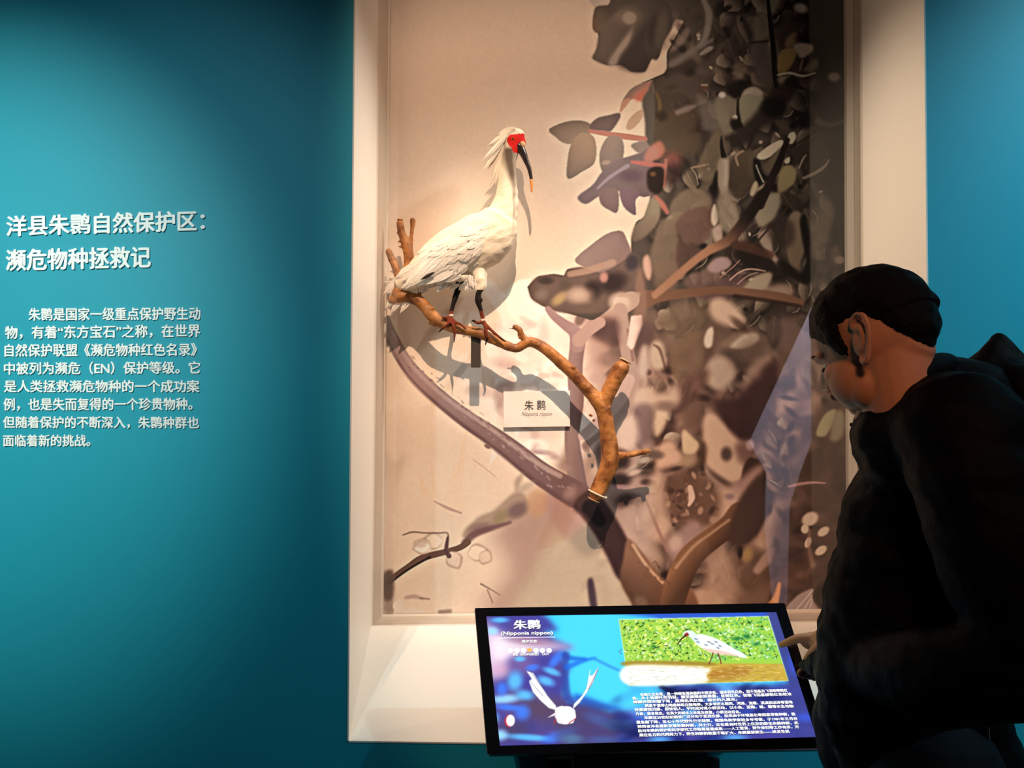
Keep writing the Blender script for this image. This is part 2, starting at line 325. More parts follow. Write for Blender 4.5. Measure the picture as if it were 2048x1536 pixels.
    C.blob(1212, 325, 8, 4, -10, (176, 144, 124), .6, .8); C.blob(1262, 352, 22, 12, 0, (94, 70, 76), .7, .7)
    C.stroke([(1264, 324, 3), (1295, 328, 5), (1330, 332, 4)], (172, 104, 92), 2.5, .85)
    C.poly([(1295, 300), (1318, 282), (1330, 300), (1318, 318), (1290, 322)], (186, 118, 100), 3, .8)
    C.blob(1308, 305, 9, 11, 0, (190, 140, 124), .9, .55); C.blob(1345, 320, 18, 16, 0, (156, 90, 80), .8, .6)
    C.poly([(1297, 340), (1326, 336), (1330, 370), (1314, 388), (1296, 375)], (46, 26, 24), 2.5)
    C.stroke([(1332, 320, 3), (1331, 345, 2.5), (1328, 375, 2)], (160, 104, 88), 2, .8)
    C.blob(1345, 350, 14, 20, 20, (66, 36, 36), .7, .7); C.blob(1306, 348, 6, 5, 0, (140, 96, 66), .6, .6)
    C.stroke([(1312, 395, 4), (1325, 410, 6), (1335, 425, 4)], (180, 112, 96), 4, .8)
    # bright clearing and the folded leaf under it
    C.poly([(1274, 398), (1300, 392), (1298, 406), (1288, 434), (1280, 440), (1272, 425)], (226, 184, 156), 1, smooth=False)
    C.poly([(1288, 432), (1302, 396), (1320, 410), (1318, 440), (1300, 465), (1275, 482), (1262, 478), (1270, 450)], (138, 118, 98), 2, .95, col2=(110, 90, 76), g=((1290, 420), (1290, 480)))
    C.poly([(1310, 470), (1322, 440), (1345, 440), (1358, 478), (1355, 540), (1320, 560), (1300, 520)], (118, 98, 82), 3, .9)
    C.poly([(1345, 400), (1380, 375), (1412, 385), (1425, 408), (1405, 440), (1370, 445), (1340, 430)], (124, 104, 86), 3, .9)
    C.poly([(1355, 440), (1390, 415), (1420, 420), (1420, 470), (1395, 492), (1360, 475)], (108, 82, 72), 3, .9)
    C.poly([(1358, 480), (1375, 485), (1400, 495), (1390, 530), (1358, 540), (1352, 510)], (92, 68, 60), 3, .85)
    C.poly([(1424, 420), (1430, 408), (1436, 440), (1428, 452), (1422, 440)], (208, 176, 154), 1.5)
    C.poly([(1440, 380), (1455, 375), (1475, 420), (1480, 450), (1460, 470), (1436, 452), (1432, 410)], (150, 130, 112), 4, .8)
    C.poly([(1425, 460), (1440, 450), (1445, 478), (1432, 485)], (190, 156, 138), 2, .9)
    # leaf F on bare ground of the print
    C.poly([(1150, 519), (1182, 490), (1215, 467), (1243, 462), (1254, 480), (1262, 505), (1248, 522), (1205, 545), (1168, 534)], (140, 114, 104), .9, col2=(124, 98, 90), g=((1170, 480), (1240, 530)))
    C.poly([(1058, 572), (1075, 554), (1108, 549), (1128, 552), (1135, 540), (1165, 534), (1205, 545), (1250, 520), (1262, 505), (1280, 520), (1275, 580), (1250, 600), (1200, 625), (1120, 625), (1085, 612), (1062, 596)], (104, 82, 72), 2)
    C.stroke([(1140, 548, 6), (1180, 540, 7), (1225, 525, 7)], (156, 122, 104), 3, .8)
    C.blob(1225, 565, 28, 18, -20, (52, 34, 33), .6, .9); C.blob(1185, 580, 16, 18, 0, (50, 34, 32), .6, .9)
    C.blob(1264, 525, 12, 16, 20, (66, 54, 58), .5, .9); C.blob(1092, 562, 14, 7, 0, (66, 52, 46), .6, .8)
    C.blob(1158, 590, 24, 14, 0, (196, 160, 138), .8, .8); C.blob(1118, 598, 16, 9, -40, (168, 136, 96), .7, .8); C.blob(1130, 570, 12, 10, 0, (90, 72, 60), .7, .7)
    C.blob(1082, 590, 14, 10, -30, (124, 104, 92), .7, .7); C.blob(1208, 555, 8, 10, 0, (196, 140, 126), .6, .7)
    C.poly([(1286, 520), (1296, 510), (1304, 540), (1298, 560), (1288, 545)], (206, 156, 134), 2.5, .9)
    # branch zone right of centre
    C.poly([(1308, 525), (1350, 525), (1358, 560), (1330, 600), (1310, 570)], (120, 96, 80), 4, .8)
    C.poly([(1365, 555), (1420, 540), (1440, 545), (1420, 575), (1380, 580)], (118, 92, 84), 4, .8)
    C.poly([(1415, 535), (1430, 518), (1452, 514), (1464, 525), (1450, 540), (1425, 545)], (166, 134, 128), 2.5)
    C.poly([(1380, 590), (1440, 555), (1490, 545), (1480, 580), (1440, 600)], (100, 74, 72), 4, .85)
    C.blob(1500, 510, 40, 26, 10, (34, 21, 20), .5, .95); C.blob(1550, 540, 30, 30, 0, (38, 26, 24), .6, .9)
    C.poly([(1480, 590), (1500, 560), (1530, 545), (1545, 550), (1530, 580), (1500, 590)], (170, 146, 124), 3, .9)
    C.stroke([(1460, 560, 1.5), (1478, 545, 1.5), (1500, 538, 1.5), (1530, 542, 1.2)], (176, 140, 126), 1.2, .9)
    C.stroke([(1440, 555, 1.5), (1465, 535, 1.5), (1480, 520, 1)], (140, 106, 98), 1.2, .9)
    C.stroke([(1475, 568, 1.2), (1495, 552, 1.4), (1515, 545, 1)], (164, 130, 116), 1.2, .8)
    C.poly([(1515, 470), (1535, 458), (1545, 462), (1545, 500), (1562, 525), (1560, 535), (1545, 520), (1530, 500)], (168, 142, 126), 2.5, .9)
    C.poly([(1510, 425), (1530, 395), (1555, 385), (1560, 410), (1545, 440), (1520, 455)], (160, 140, 118), 3, .85)
    C.poly([(1570, 470), (1580, 430), (1600, 425), (1618, 470), (1600, 530), (1597, 548), (1580, 530)], (132, 112, 92), 2.2, col2=(110, 92, 76), g=((1590, 430), (1600, 540)))
    C.poly([(1600, 440), (1605, 480), (1612, 520), (1600, 560), (1625, 560), (1632, 510), (1620, 470), (1610, 430)], (24, 18, 18), 2.5, .95)
    C.poly([(1560, 520), (1600, 545), (1620, 570), (1590, 560), (1556, 535)], (26, 18, 18), 3, .9)
    C.poly([(1625, 455), (1650, 400), (1670, 420), (1660, 470), (1640, 520), (1622, 510)], (118, 100, 84), 5, .8)
    C.poly([(1530, 455), (1580, 440), (1588, 480), (1560, 500)], (60, 46, 40), 5, .7)
    C.blob(1672, 510, 10, 18, 0, (130, 106, 94), .7, .7); C.blob(1680, 520, 9, 8, 0, (176, 142, 126), .6, .8)
    C.poly([(1508, 590), (1540, 570), (1580, 570), (1590, 590), (1560, 598)], (158, 128, 112), 5, .8)
    # limbs printed behind
    BR = (134, 102, 82)
    C.stroke([(1600, 605, 8), (1560, 594, 9), (1500, 586, 9), (1440, 580, 8), (1380, 586, 9), (1320, 592, 12), (1285, 600, 20)], (118, 86, 68), 3)
    C.stroke([(1600, 612, 3), (1540, 602, 4), (1470, 592, 4)], (60, 40, 34), 3, .8)
    C.stroke([(1310, 590, 7), (1345, 560, 8), (1385, 525, 8), (1420, 500, 9), (1455, 482, 10), (1480, 455, 11), (1505, 420, 11), (1525, 390, 10)], (150, 110, 88), 3.5, col2=(40, 27, 24), g=((1430, 500), (1495, 430)))
    C.stroke([(1520, 410, 9), (1540, 365, 8), (1560, 320, 7), (1575, 280, 5)], (44, 30, 27), 2.5, .95)
    C.stroke([(1500, 500, 3), (1535, 460, 2), (1570, 420, 2), (1610, 370, 1.5)], (70, 54, 46), 1.6, .9)
    C.stroke([(1470, 490, 8), (1500, 496, 10), (1540, 510, 8)], (84, 56, 46), 4, .85)
    C.poly([(1272, 560), (1284, 535), (1292, 590), (1290, 640), (1268, 650)], (132, 100, 84), 3, .9)
    C.stroke([(1163, 672, 11), (1195, 650, 11), (1225, 628, 12), (1250, 610, 16), (1262, 600, 17)], (172, 136, 118), 2)
    C.blob(1240, 605, 20, 18, 0, (194, 158, 138), .5); C.stroke([(1240, 590, 4), (1275, 590, 5)], (170, 136, 116), 4, .8)
    C.stroke([(1240, 620, 14), (1246, 660, 14), (1254, 700, 13), (1260, 740, 14), (1262, 790, 16), (1250, 840, 15)], (166, 132, 116), 3)
    C.stroke([(1256, 660, 3), (1266, 720, 3)], (120, 88, 80), 2, .6)
    C.poly([(1254, 690), (1262, 632), (1284, 630), (1285, 650), (1268, 695), (1262, 700)], (220, 176, 156), 1.4, smooth=False)
    C.blob(1208, 655, 30, 22, -20, (84, 60, 56), .6, .6); C.poly([(1180, 660), (1230, 640), (1240, 690), (1215, 690)], (88, 62, 58), 6, .75)
    C.blob(1310, 640, 30, 16, 0, (122, 96, 82), .7, .7); C.blob(1290, 670, 14, 30, 20, (96, 70, 66), .7, .7)
    C.poly([(1330, 620), (1400, 600), (1420, 650), (1380, 690), (1330, 680)], (132, 108, 90), 8, .7)
    C.poly([(1345, 690), (1400, 660), (1408, 720), (1395, 760), (1355, 765), (1340, 730)], (124, 98, 80), 3, .85)
    C.poly([(1418, 605), (1440, 595), (1470, 612), (1490, 640), (1480, 655), (1450, 650), (1425, 635)], (206, 166, 142), 5)
    C.poly([(1408, 680), (1415, 660), (1426, 656), (1424, 690), (1412, 695)], (214, 182, 160), 2)
    C.poly([(1440, 690), (1480, 660), (1500, 650), (1502, 680), (1470, 695)], (140, 112, 96), 4, .8)
    C.poly([(1460, 694), (1490, 668), (1514, 668), (1516, 682), (1490, 696)], (206, 174, 152), 3)
    C.blob(1480, 650, 22, 8, 40, (70, 50, 44), .7, .7); C.blob(1465, 715, 22, 14, 20, (80, 64, 58), .7, .85)
    C.poly([(1300, 700), (1310, 682), (1326, 690), (1330, 730), (1312, 740), (1300, 725)], (188, 156, 134), 3.5); C.stroke([(1308, 690, 2), (1320, 700, 3), (1330, 735, 2)], (92, 68, 60), 3, .7)
    C.poly([(1282, 700), (1292, 690), (1298, 730), (1288, 760), (1276, 740)], (186, 152, 134), 4)
    C.poly([(1410, 745), (1420, 720), (1445, 712), (1468, 730), (1466, 760), (1440, 782), (1418, 772)], (192, 156, 136), 5); C.blob(1418, 760, 10, 9, 0, (220, 182, 156), .7, .7)
    C.poly([(1480, 780), (1500, 730), (1530, 710), (1548, 716), (1520, 745), (1495, 785)], (160, 128, 112), 5, .8)
    C.blob(1500, 700, 40, 24, -40, (104, 84, 72), .8, .6); C.blob(1570, 660, 30, 30, 0, (120, 96, 90), .8, .6)
    # deep maroon shade, right centre
    C.poly([(1420, 790), (1460, 800), (1500, 770), (1545, 720), (1560, 740), (1540, 830), (1520, 890), (1480, 885), (1440, 840)], (72, 46, 45), 8, .92)
    C.poly([(1330, 790), (1380, 755), (1410, 735), (1420, 760), (1395, 800), (1350, 815)], (110, 80, 70), 6, .8)
    C.poly([(1270, 790), (1285, 770), (1310, 775), (1318, 790), (1340, 780), (1345, 765), (1358, 780), (1355, 810), (1300, 820), (1270, 815)], (206, 166, 142), 6, .9)
    C.poly([(1268, 815), (1305, 812), (1306, 870), (1295, 890), (1272, 885)], (128, 100, 94), 5, .9)
    C.poly([(1308, 830), (1320, 815), (1335, 825), (1330, 850), (1312, 875)], (216, 176, 148), 4, .9)
    C.blob(1330, 812, 20, 10, 0, (132, 104, 92), .7, .8); C.poly([(1358, 820), (1400, 800), (1410, 840), (1405, 870), (1385, 865), (1365, 850)], (122, 92, 80), 6, .9)
    C.poly([(1235, 850), (1268, 830), (1275, 885), (1250, 900), (1236, 890)], (208, 168, 146), 6)
    C.poly([(1366, 905), (1366, 860), (1382, 872), (1400, 892), (1385, 908)], (212, 172, 140), 2.5)
    C.poly([(1405, 850), (1418, 826), (1440, 838), (1475, 880), (1500, 890), (1490, 945), (1470, 965), (1430, 945), (1410, 920)], (212, 166, 140), 4)
    C.poly([(1395, 905), (1405, 880), (1414, 900), (1405, 935), (1385, 945), (1390, 925)], (96, 72, 58), 4, .9)
    C.blob(1370, 920, 22, 12, 0, (176, 140, 112), .7, .8); C.blob(1453, 908, 11, 14, 0, (100, 78, 70), .6, .95)
    C.poly([(1310, 925), (1318, 890), (1340, 880), (1362, 910), (1350, 930), (1320, 940)], (216, 166, 140), 5, .9)
    C.poly([(1470, 890), (1500, 880), (1520, 900), (1500, 930), (1480, 925)], (112, 80, 74), 6, .8); C.blob(1500, 890, 8, 10, 0, (190, 150, 144), .6, .8)
    # dark trunk right with pale side
    C.poly([(1500, 915), (1520, 925), (1532, 945), (1531, 1000), (1530, 1030), (1515, 1060), (1490, 1085), (1460, 1080), (1462, 1040), (1480, 990), (1485, 940)], (92, 66, 55), 2, col2=(58, 38, 34), g=((1480, 980), (1532, 980)))
    C.poly([(1448, 990), (1490, 950), (1524, 926), (1528, 940), (1500, 975), (1475, 1010), (1455, 1020)], (190, 144, 128), 6, .85)
    C.poly([(1410, 1000), (1440, 975), (1470, 985), (1465, 1030), (1430, 1055), (1405, 1050)], (206, 160, 136), 7, .85); C.blob(1459, 993, 9, 6, 0, (140, 110, 112), .7, .7)
    # bush of seed heads, centre right
    C.poly([(1330, 960), (1360, 940), (1400, 945), (1430, 970), (1440, 1010), (1425, 1050), (1370, 1060), (1335, 1030), (1325, 990)], (116, 86, 72), 7, .92)
    for _ in range(46):
        C.blob(R(1330, 1430), R(945, 1055), R(3, 9), R(3, 7), R(0, 180), mixc((84, 58, 50), (196, 152, 128), rnd.random()), .5, .75)
    C.stroke([(1380, 975, 5), (1384, 995, 6), (1378, 1010, 3)], (214, 170, 148), 2, .9)
    C.poly([(1280, 1040), (1300, 960), (1318, 945), (1330, 1000), (1335, 1060), (1310, 1085)], (208, 164, 140), 7, .8)
    C.stroke([(1292, 1000, 2), (1312, 1050, 3), (1335, 1100, 4)], (156, 116, 104), 3, .8)
    C.poly([(1230, 1060), (1270, 1015), (1300, 1010), (1310, 1080), (1330, 1130), (1290, 1120), (1250, 1100)], (190, 150, 130), 8, .7)
    C.blob(1235, 920, 24, 20, 0, (46, 32, 32), .5, .85); C.blob(1240, 960, 20, 14, 0, (52, 38, 36), .6, .85); C.blob(1270, 945, 14, 5, -20, (200, 160, 140), .6, .8); C.blob(1290, 920, 14, 6, -10, (196, 164, 144), .6, .7); C.blob(1240, 975, 18, 6, 0, (164, 124, 116), .6, .7); C.blob(1250, 1000, 18, 12, -30, (72, 50, 48), .7, .8); C.blob(1315, 910, 12, 8, 0, (110, 88, 80), .7, .8)
    C.poly([(1340, 1090), (1380, 1040), (1410, 1060), (1400, 1100), (1360, 1130), (1345, 1120)], (176, 138, 128), 6, .85); C.blob(1350, 1085, 14, 16, 20, (210, 168, 148), .6, .7)
    # right foot
    C.poly([(1395, 1180), (1430, 1110), (1450, 1095), (1470, 1130), (1480, 1200), (1470, 1245), (1390, 1245)], (196, 154, 130), 10, .8)
    C.poly([(1470, 1245), (1480, 1170), (1460, 1110), (1500, 1090), (1540, 1100), (1545, 1150), (1520, 1245)], (124, 94, 76), 10, .85)
    C.blob(1495, 1110, 10, 14, 20, (176, 138, 92), .7, .8); C.blob(1480, 1105, 5, 12, 0, (50, 34, 30), .6, .8)
    C.poly([(1510, 1085), (1530, 1040), (1542, 1030), (1546, 1080), (1535, 1100)], (196, 152, 128), 4, .85)
    C.stroke([(1515, 1140, 8), (1535, 1115, 10), (1545, 1100, 5)], (190, 148, 130), 5, .8)
    C.poly([(1545, 1060), (1570, 1000), (1600, 870), (1650, 800), (1702, 780), (1702, 1245), (1550, 1245), (1545, 1150)], (92, 68, 58), 12, .85)
    for _ in range(40):
        C.blob(R(1560, 1695), R(830, 1220), R(6, 22), R(4, 12), R(-60, 60), mixc((62, 44, 40), (140, 108, 94), rnd.random()), .7, .6)
    C.poly([(1632, 868), (1645, 835), (1662, 820), (1672, 822), (1664, 850), (1650, 872)], (168, 146, 112), 2); C.poly([(1660, 876), (1668, 828), (1685, 822), (1690, 850), (1680, 880)], (156, 136, 108), 4, .9)
    C.stroke([(1578, 973, 2), (1600, 968, 3), (1625, 965, 2.5), (1650, 966, 1.5)], (168, 124, 118), 1.5)
    for (bx, by, w, h, an) in ((1620, 1038, 17, 13, -30), (1610, 1058, 8, 9, 0), (1647, 1063, 13, 8, -35), (1642, 1101, 13, 8, -35), (1616, 1085, 6, 11, 20)):
        C.blob(bx, by, w, h, an, (220, 182, 156), .3, .9)
    C.stroke([(1620, 1060, 3), (1618, 1090, 4), (1625, 1130, 5)], (160, 124, 110), 4, .6)
    C.poly([(1574, 1222), (1590, 1195), (1612, 1182), (1626, 1178), (1626, 1200), (1640, 1222)], (170, 142, 132), 1.6)
    for q in ((1590, 1222, 1626, 1180), (1606, 1222, 1624, 1192), (1618, 1222, 1625, 1198)):
        C.stroke([(q[0], q[1], 1.2), (q[2], q[3], 1.2)], (206, 178, 166), 1, .8)
    C.poly([(1632, 1175), (1660, 1160), (1702, 1170), (1702, 1245), (1645, 1222), (1630, 1200)], (62, 42, 36), 4, .9)
    C.poly([(1522, 1225), (1545, 1195), (1556, 1166), (1562, 1170), (1556, 1210), (1548, 1232)], (212, 146, 96), 1.6)
    # ---- the long mauve printed branch and its risers
    MV = (158, 124, 114)
    C.stroke([(1160, 1000, 20), (1150, 930, 17), (1144, 870, 15), (1152, 800, 16), (1150, 740, 15), (1155, 690, 15)], (146, 116, 108), 2.2, col2=(128, 98, 92), g=((1140, 800), (1170, 800)))
    C.stroke([(1155, 690, 15), (1150, 665, 13), (1128, 648, 10), (1108, 632, 8), (1096, 618, 6)], (150, 118, 110), 2)
    C.stroke([(1158, 680, 14), (1175, 662, 12), (1200, 645, 11)], (168, 132, 118), 2)
    C.stroke([(1165, 872, 9), (1195, 845, 10), (1225, 818, 12), (1245, 790, 13), (1258, 760, 12)], (186, 148, 132), 2.2)
    C.stroke([(1170, 892, 7), (1200, 868, 6), (1222, 850, 5)], (128, 98, 90), 4, .6)
    C.stroke([(768, 640, 12), (782, 672, 13), (800, 708, 14), (822, 738, 14), (852, 770, 15), (892, 806, 16), (940, 843, 18), (985, 872, 19), (1030, 905, 21), (1075, 942, 23), (1115, 968, 25), (1155, 990, 27)], MV, 1.4, col2=(122, 92, 88), g=((820, 720), (1120, 985)))
    C.stroke([(784, 664, 3), (822, 728, 4), (892, 796, 4), (985, 860, 4), (1075, 926, 5), (1120, 952, 5)], (186, 150, 136), 3, .7)
    C.stroke([(775, 678, 2), (815, 752, 3), (885, 818, 4), (980, 890, 4), (1065, 958, 5), (1140, 1010, 5)], (112, 82, 78), 3, .6)
    C.blob(975, 893, 7, 4, 30, (132, 100, 92), .4, .9); C.blob(1140, 985, 10, 14, 40, (176, 140, 130), .8, .5)
    for _ in range(90):
        t = R(0, 1); x = 800+t*330; y = 708+t*275
        C.blob(x+R(-14, 14), y+R(-10, 10), R(2, 6), R(1, 2.5), R(20, 60), (124, 94, 88) if rnd.random() < .5 else (184, 148, 136), .6, .4)
    # large printed fork low in the middle
    C.poly([(1146, 1012), (1168, 985), (1190, 980), (1215, 1010), (1240, 1050), (1262, 1095), (1275, 1140), (1240, 1160), (1215, 1115), (1190, 1070), (1165, 1035)], (84, 58, 55), 3, col2=(72, 47, 46), g=((1160, 1000), (1240, 1110)))
    C.stroke([(1180, 1015, 16), (1200, 1042, 12)], (36, 24, 27), 5, .8)
    C.poly([(1256, 1078), (1284, 1104), (1310, 1138), (1338, 1168), (1385, 1180), (1395, 1250), (1290, 1250), (1262, 1205), (1240, 1160), (1246, 1120)], (136, 97, 76), 2.5, col2=(96, 66, 52), g=((1295, 1130), (1262, 1190)))
    C.stroke([(1345, 1205, 24), (1362, 1150, 26), (1385, 1110, 24), (1420, 1080, 22), (1458, 1052, 22), (1480, 1030, 26)], (142, 102, 78), 2.5, col2=(92, 64, 50), g=((1395, 1085), (1425, 1110)))
    C.poly([(1460, 1060), (1480, 1000), (1520, 950), (1531, 1000), (1528, 1040), (1500, 1085), (1470, 1090)], (86, 62, 52), 4, .9)
    C.stroke([(1266, 1090, 3), (1285, 1120, 3), (1305, 1145, 3), (1325, 1165, 3)], (196, 152, 124), 2.5, .8)
    C.stroke([(1352, 1135, 3), (1385, 1095, 3), (1420, 1068, 2.5), (1458, 1040, 2.5)], (186, 144, 116), 3, .75)
    for _ in range(30):
        C.blob(R(1265, 1350), R(1120, 1230), R(2, 6), R(1, 3), R(20, 70), (112, 78, 62), .6, .5)
    C.blob(1282, 1205, 14, 12, 30, (120, 92, 74), .5, .8)
    # ---- twig with rounded leaves low on the left
    C.poly([(766, 880), (775, 905), (790, 925), (812, 905), (800, 950), (792, 1000), (788, 1060), (790, 1180), (795, 1232), (764, 1232)], (214, 172, 146), 5, .75)
    C.poly([(1030, 985), (1050, 990), (1056, 1025), (1030, 1040), (1005, 1050), (940, 1075), (925, 1068), (955, 1035), (985, 1022), (1010, 1000)], (164, 132, 112), 3, .9)
    C.blob(1035, 1020, 22, 14, -30, (118, 92, 90), .6, .8); C.blob(1000, 1035, 16, 10, -40, (142, 118, 88), .6, .7); C.blob(962, 1055, 24, 9, -10, (136, 104, 96), .7, .8)
    C.stroke([(930, 1085, 7), (950, 1068, 7), (985, 1056, 5), (1020, 1045, 3)], (120, 88, 84), 4, .85)
    C.stroke([(775, 1165, 5), (792, 1150, 5), (815, 1135, 6), (845, 1116, 7), (890, 1104, 6), (920, 1095, 6), (935, 1084, 7)], (122, 92, 78), 1.4)
    C.stroke([(778, 1168, 2), (815, 1140, 2), (860, 1114, 2)], (58, 40, 36), 1.4, .8)
    C.poly([(766, 1150), (785, 1140), (788, 1170), (784, 1200), (768, 1200)], (96, 70, 58), 3, .9); C.blob(778, 1215, 12, 14, 0, (150, 118, 100), .6, .8)
    for (lx, ly, L, W, an, co) in ((885, 1082, 40, 15, 180, (238, 198, 170)), (862, 1100, 36, 14, 205, (244, 206, 180)), (936, 1110, 40, 16, -15, (234, 192, 164)), (900, 1105, 36, 15, 60, (226, 184, 158)), (860, 1092, 34, 12, 170, (246, 212, 186)), (960, 1108, 26, 14, 30, (222, 180, 154))):
        C.leaf(lx, ly, L, W, an, co, 1.4)
        C.leaf(lx, ly, L*1.04, W*1.12, an, (150, 112, 94), 1.6, .6)
        C.leaf(lx, ly, L*.94, W*.9, an, co, 1.4)
    C.stroke([(806, 1070, 1.5), (826, 1064, 2), (850, 1066, 1.6), (880, 1066, 1.6), (896, 1068, 1.6), (894, 1100, 3)], (150, 116, 100), 1.2, .9)
    C.stroke([(895, 1075, 2), (892, 1100, 4), (898, 1112, 5)], (108, 80, 76), 1.5, .9)
    C.poly([(826, 1090), (840, 1078), (855, 1082), (846, 1096)], (206, 166, 144), 2, .7)
    for (lx, ly, L, W, an) in ((800, 1240, 30, 12, -90), (822, 1240, 28, 13, -80), (790, 1222, 26, 10, -60), (845, 1240, 24, 10, -100)):
        C.leaf(lx, ly, L, W, an, (246, 210, 184), 1.2); C.leaf(lx, ly, L, W, an, (170, 130, 112), 1.2, .18)
    C.stroke([(812, 1195, 3), (830, 1193, 4), (845, 1198, 2)], (176, 138, 120), 3, .7); C.stroke([(840, 1196, 2), (858, 1198, 2)], (150, 116, 100), 2, .7)
    C.stroke([(880, 1224, 4), (900, 1222, 4)], (156, 122, 104), 3, .8)
    # wisps of grass in the pale ground
    for (q) in (((905, 1010), (918, 935), (933, 865), 8), ((898, 1000), (905, 960), (910, 930), 10), ((872, 990), (866, 955), (862, 930), 6), ((920, 1020), (922, 960), (930, 900), 5), ((850, 985), (842, 960), (838, 948), 6)):
        C.stroke([(q[0][0], q[0][1], q[3]), (q[1][0], q[1][1], q[3]*.5), (q[2][0], q[2][1], 1)], (232, 184, 152), 3, .8)
    C.poly([(848, 1000), (870, 960), (910, 950), (925, 1000), (915, 1040), (870, 1020)], (234, 190, 160), 10, .7)
    C.stroke([(868, 1002, 1), (895, 1016, 3), (922, 1026, 2)], (184, 140, 122), 1.5, .8); C.stroke([(945, 918, 1), (968, 935, 1.3), (992, 954, 1)], (206, 160, 138), 1, .8)
    C.poly([(1030, 960), (1048, 945), (1040, 970), (1032, 985)], (160, 130, 112), 3, .7); C.blob(1050, 975, 20, 7, -30, (170, 138, 118), .7, .6)
    for (px_, py_, w_, h_) in ((1090, 905, 22, 5), (1110, 915, 10, 5), (1130, 935, 14, 6), (1075, 905, 12, 3)):
        C.blob(px_, py_, w_, h_, 10, (164, 128, 120), .8, .6)
    C.poly([(1175, 1165), (1186, 1160), (1194, 1215), (1182, 1218)], (84, 66, 72), 2.5)
    C.stroke([(962, 1168, 2), (980, 1178, 1.5), (1000, 1190, 1)], (140, 110, 96), 1.4, .8); C.stroke([(975, 1180, 1.5), (985, 1205, 1.5)], (140, 110, 96), 1.4, .7)
    C.poly([(1055, 990), (1080, 975), (1095, 1000), (1085, 1030), (1060, 1028)], (190, 136, 100), 4, .5)
    # print contrast: the dark foliage is deep and slightly warm
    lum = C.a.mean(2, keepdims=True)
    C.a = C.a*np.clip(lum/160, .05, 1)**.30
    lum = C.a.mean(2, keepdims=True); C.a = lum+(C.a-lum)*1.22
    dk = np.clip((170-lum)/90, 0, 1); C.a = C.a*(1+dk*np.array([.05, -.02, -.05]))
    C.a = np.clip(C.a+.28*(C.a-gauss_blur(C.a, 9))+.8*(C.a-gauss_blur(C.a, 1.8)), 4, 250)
    # paper grain
    g = np.random.RandomState(5)
    n = gauss_blur(g.randn(C.h, C.w), 1.6)*3.2
    C.a = np.clip(C.a*(1+n[..., None]*.012), 4, 255)
    return C
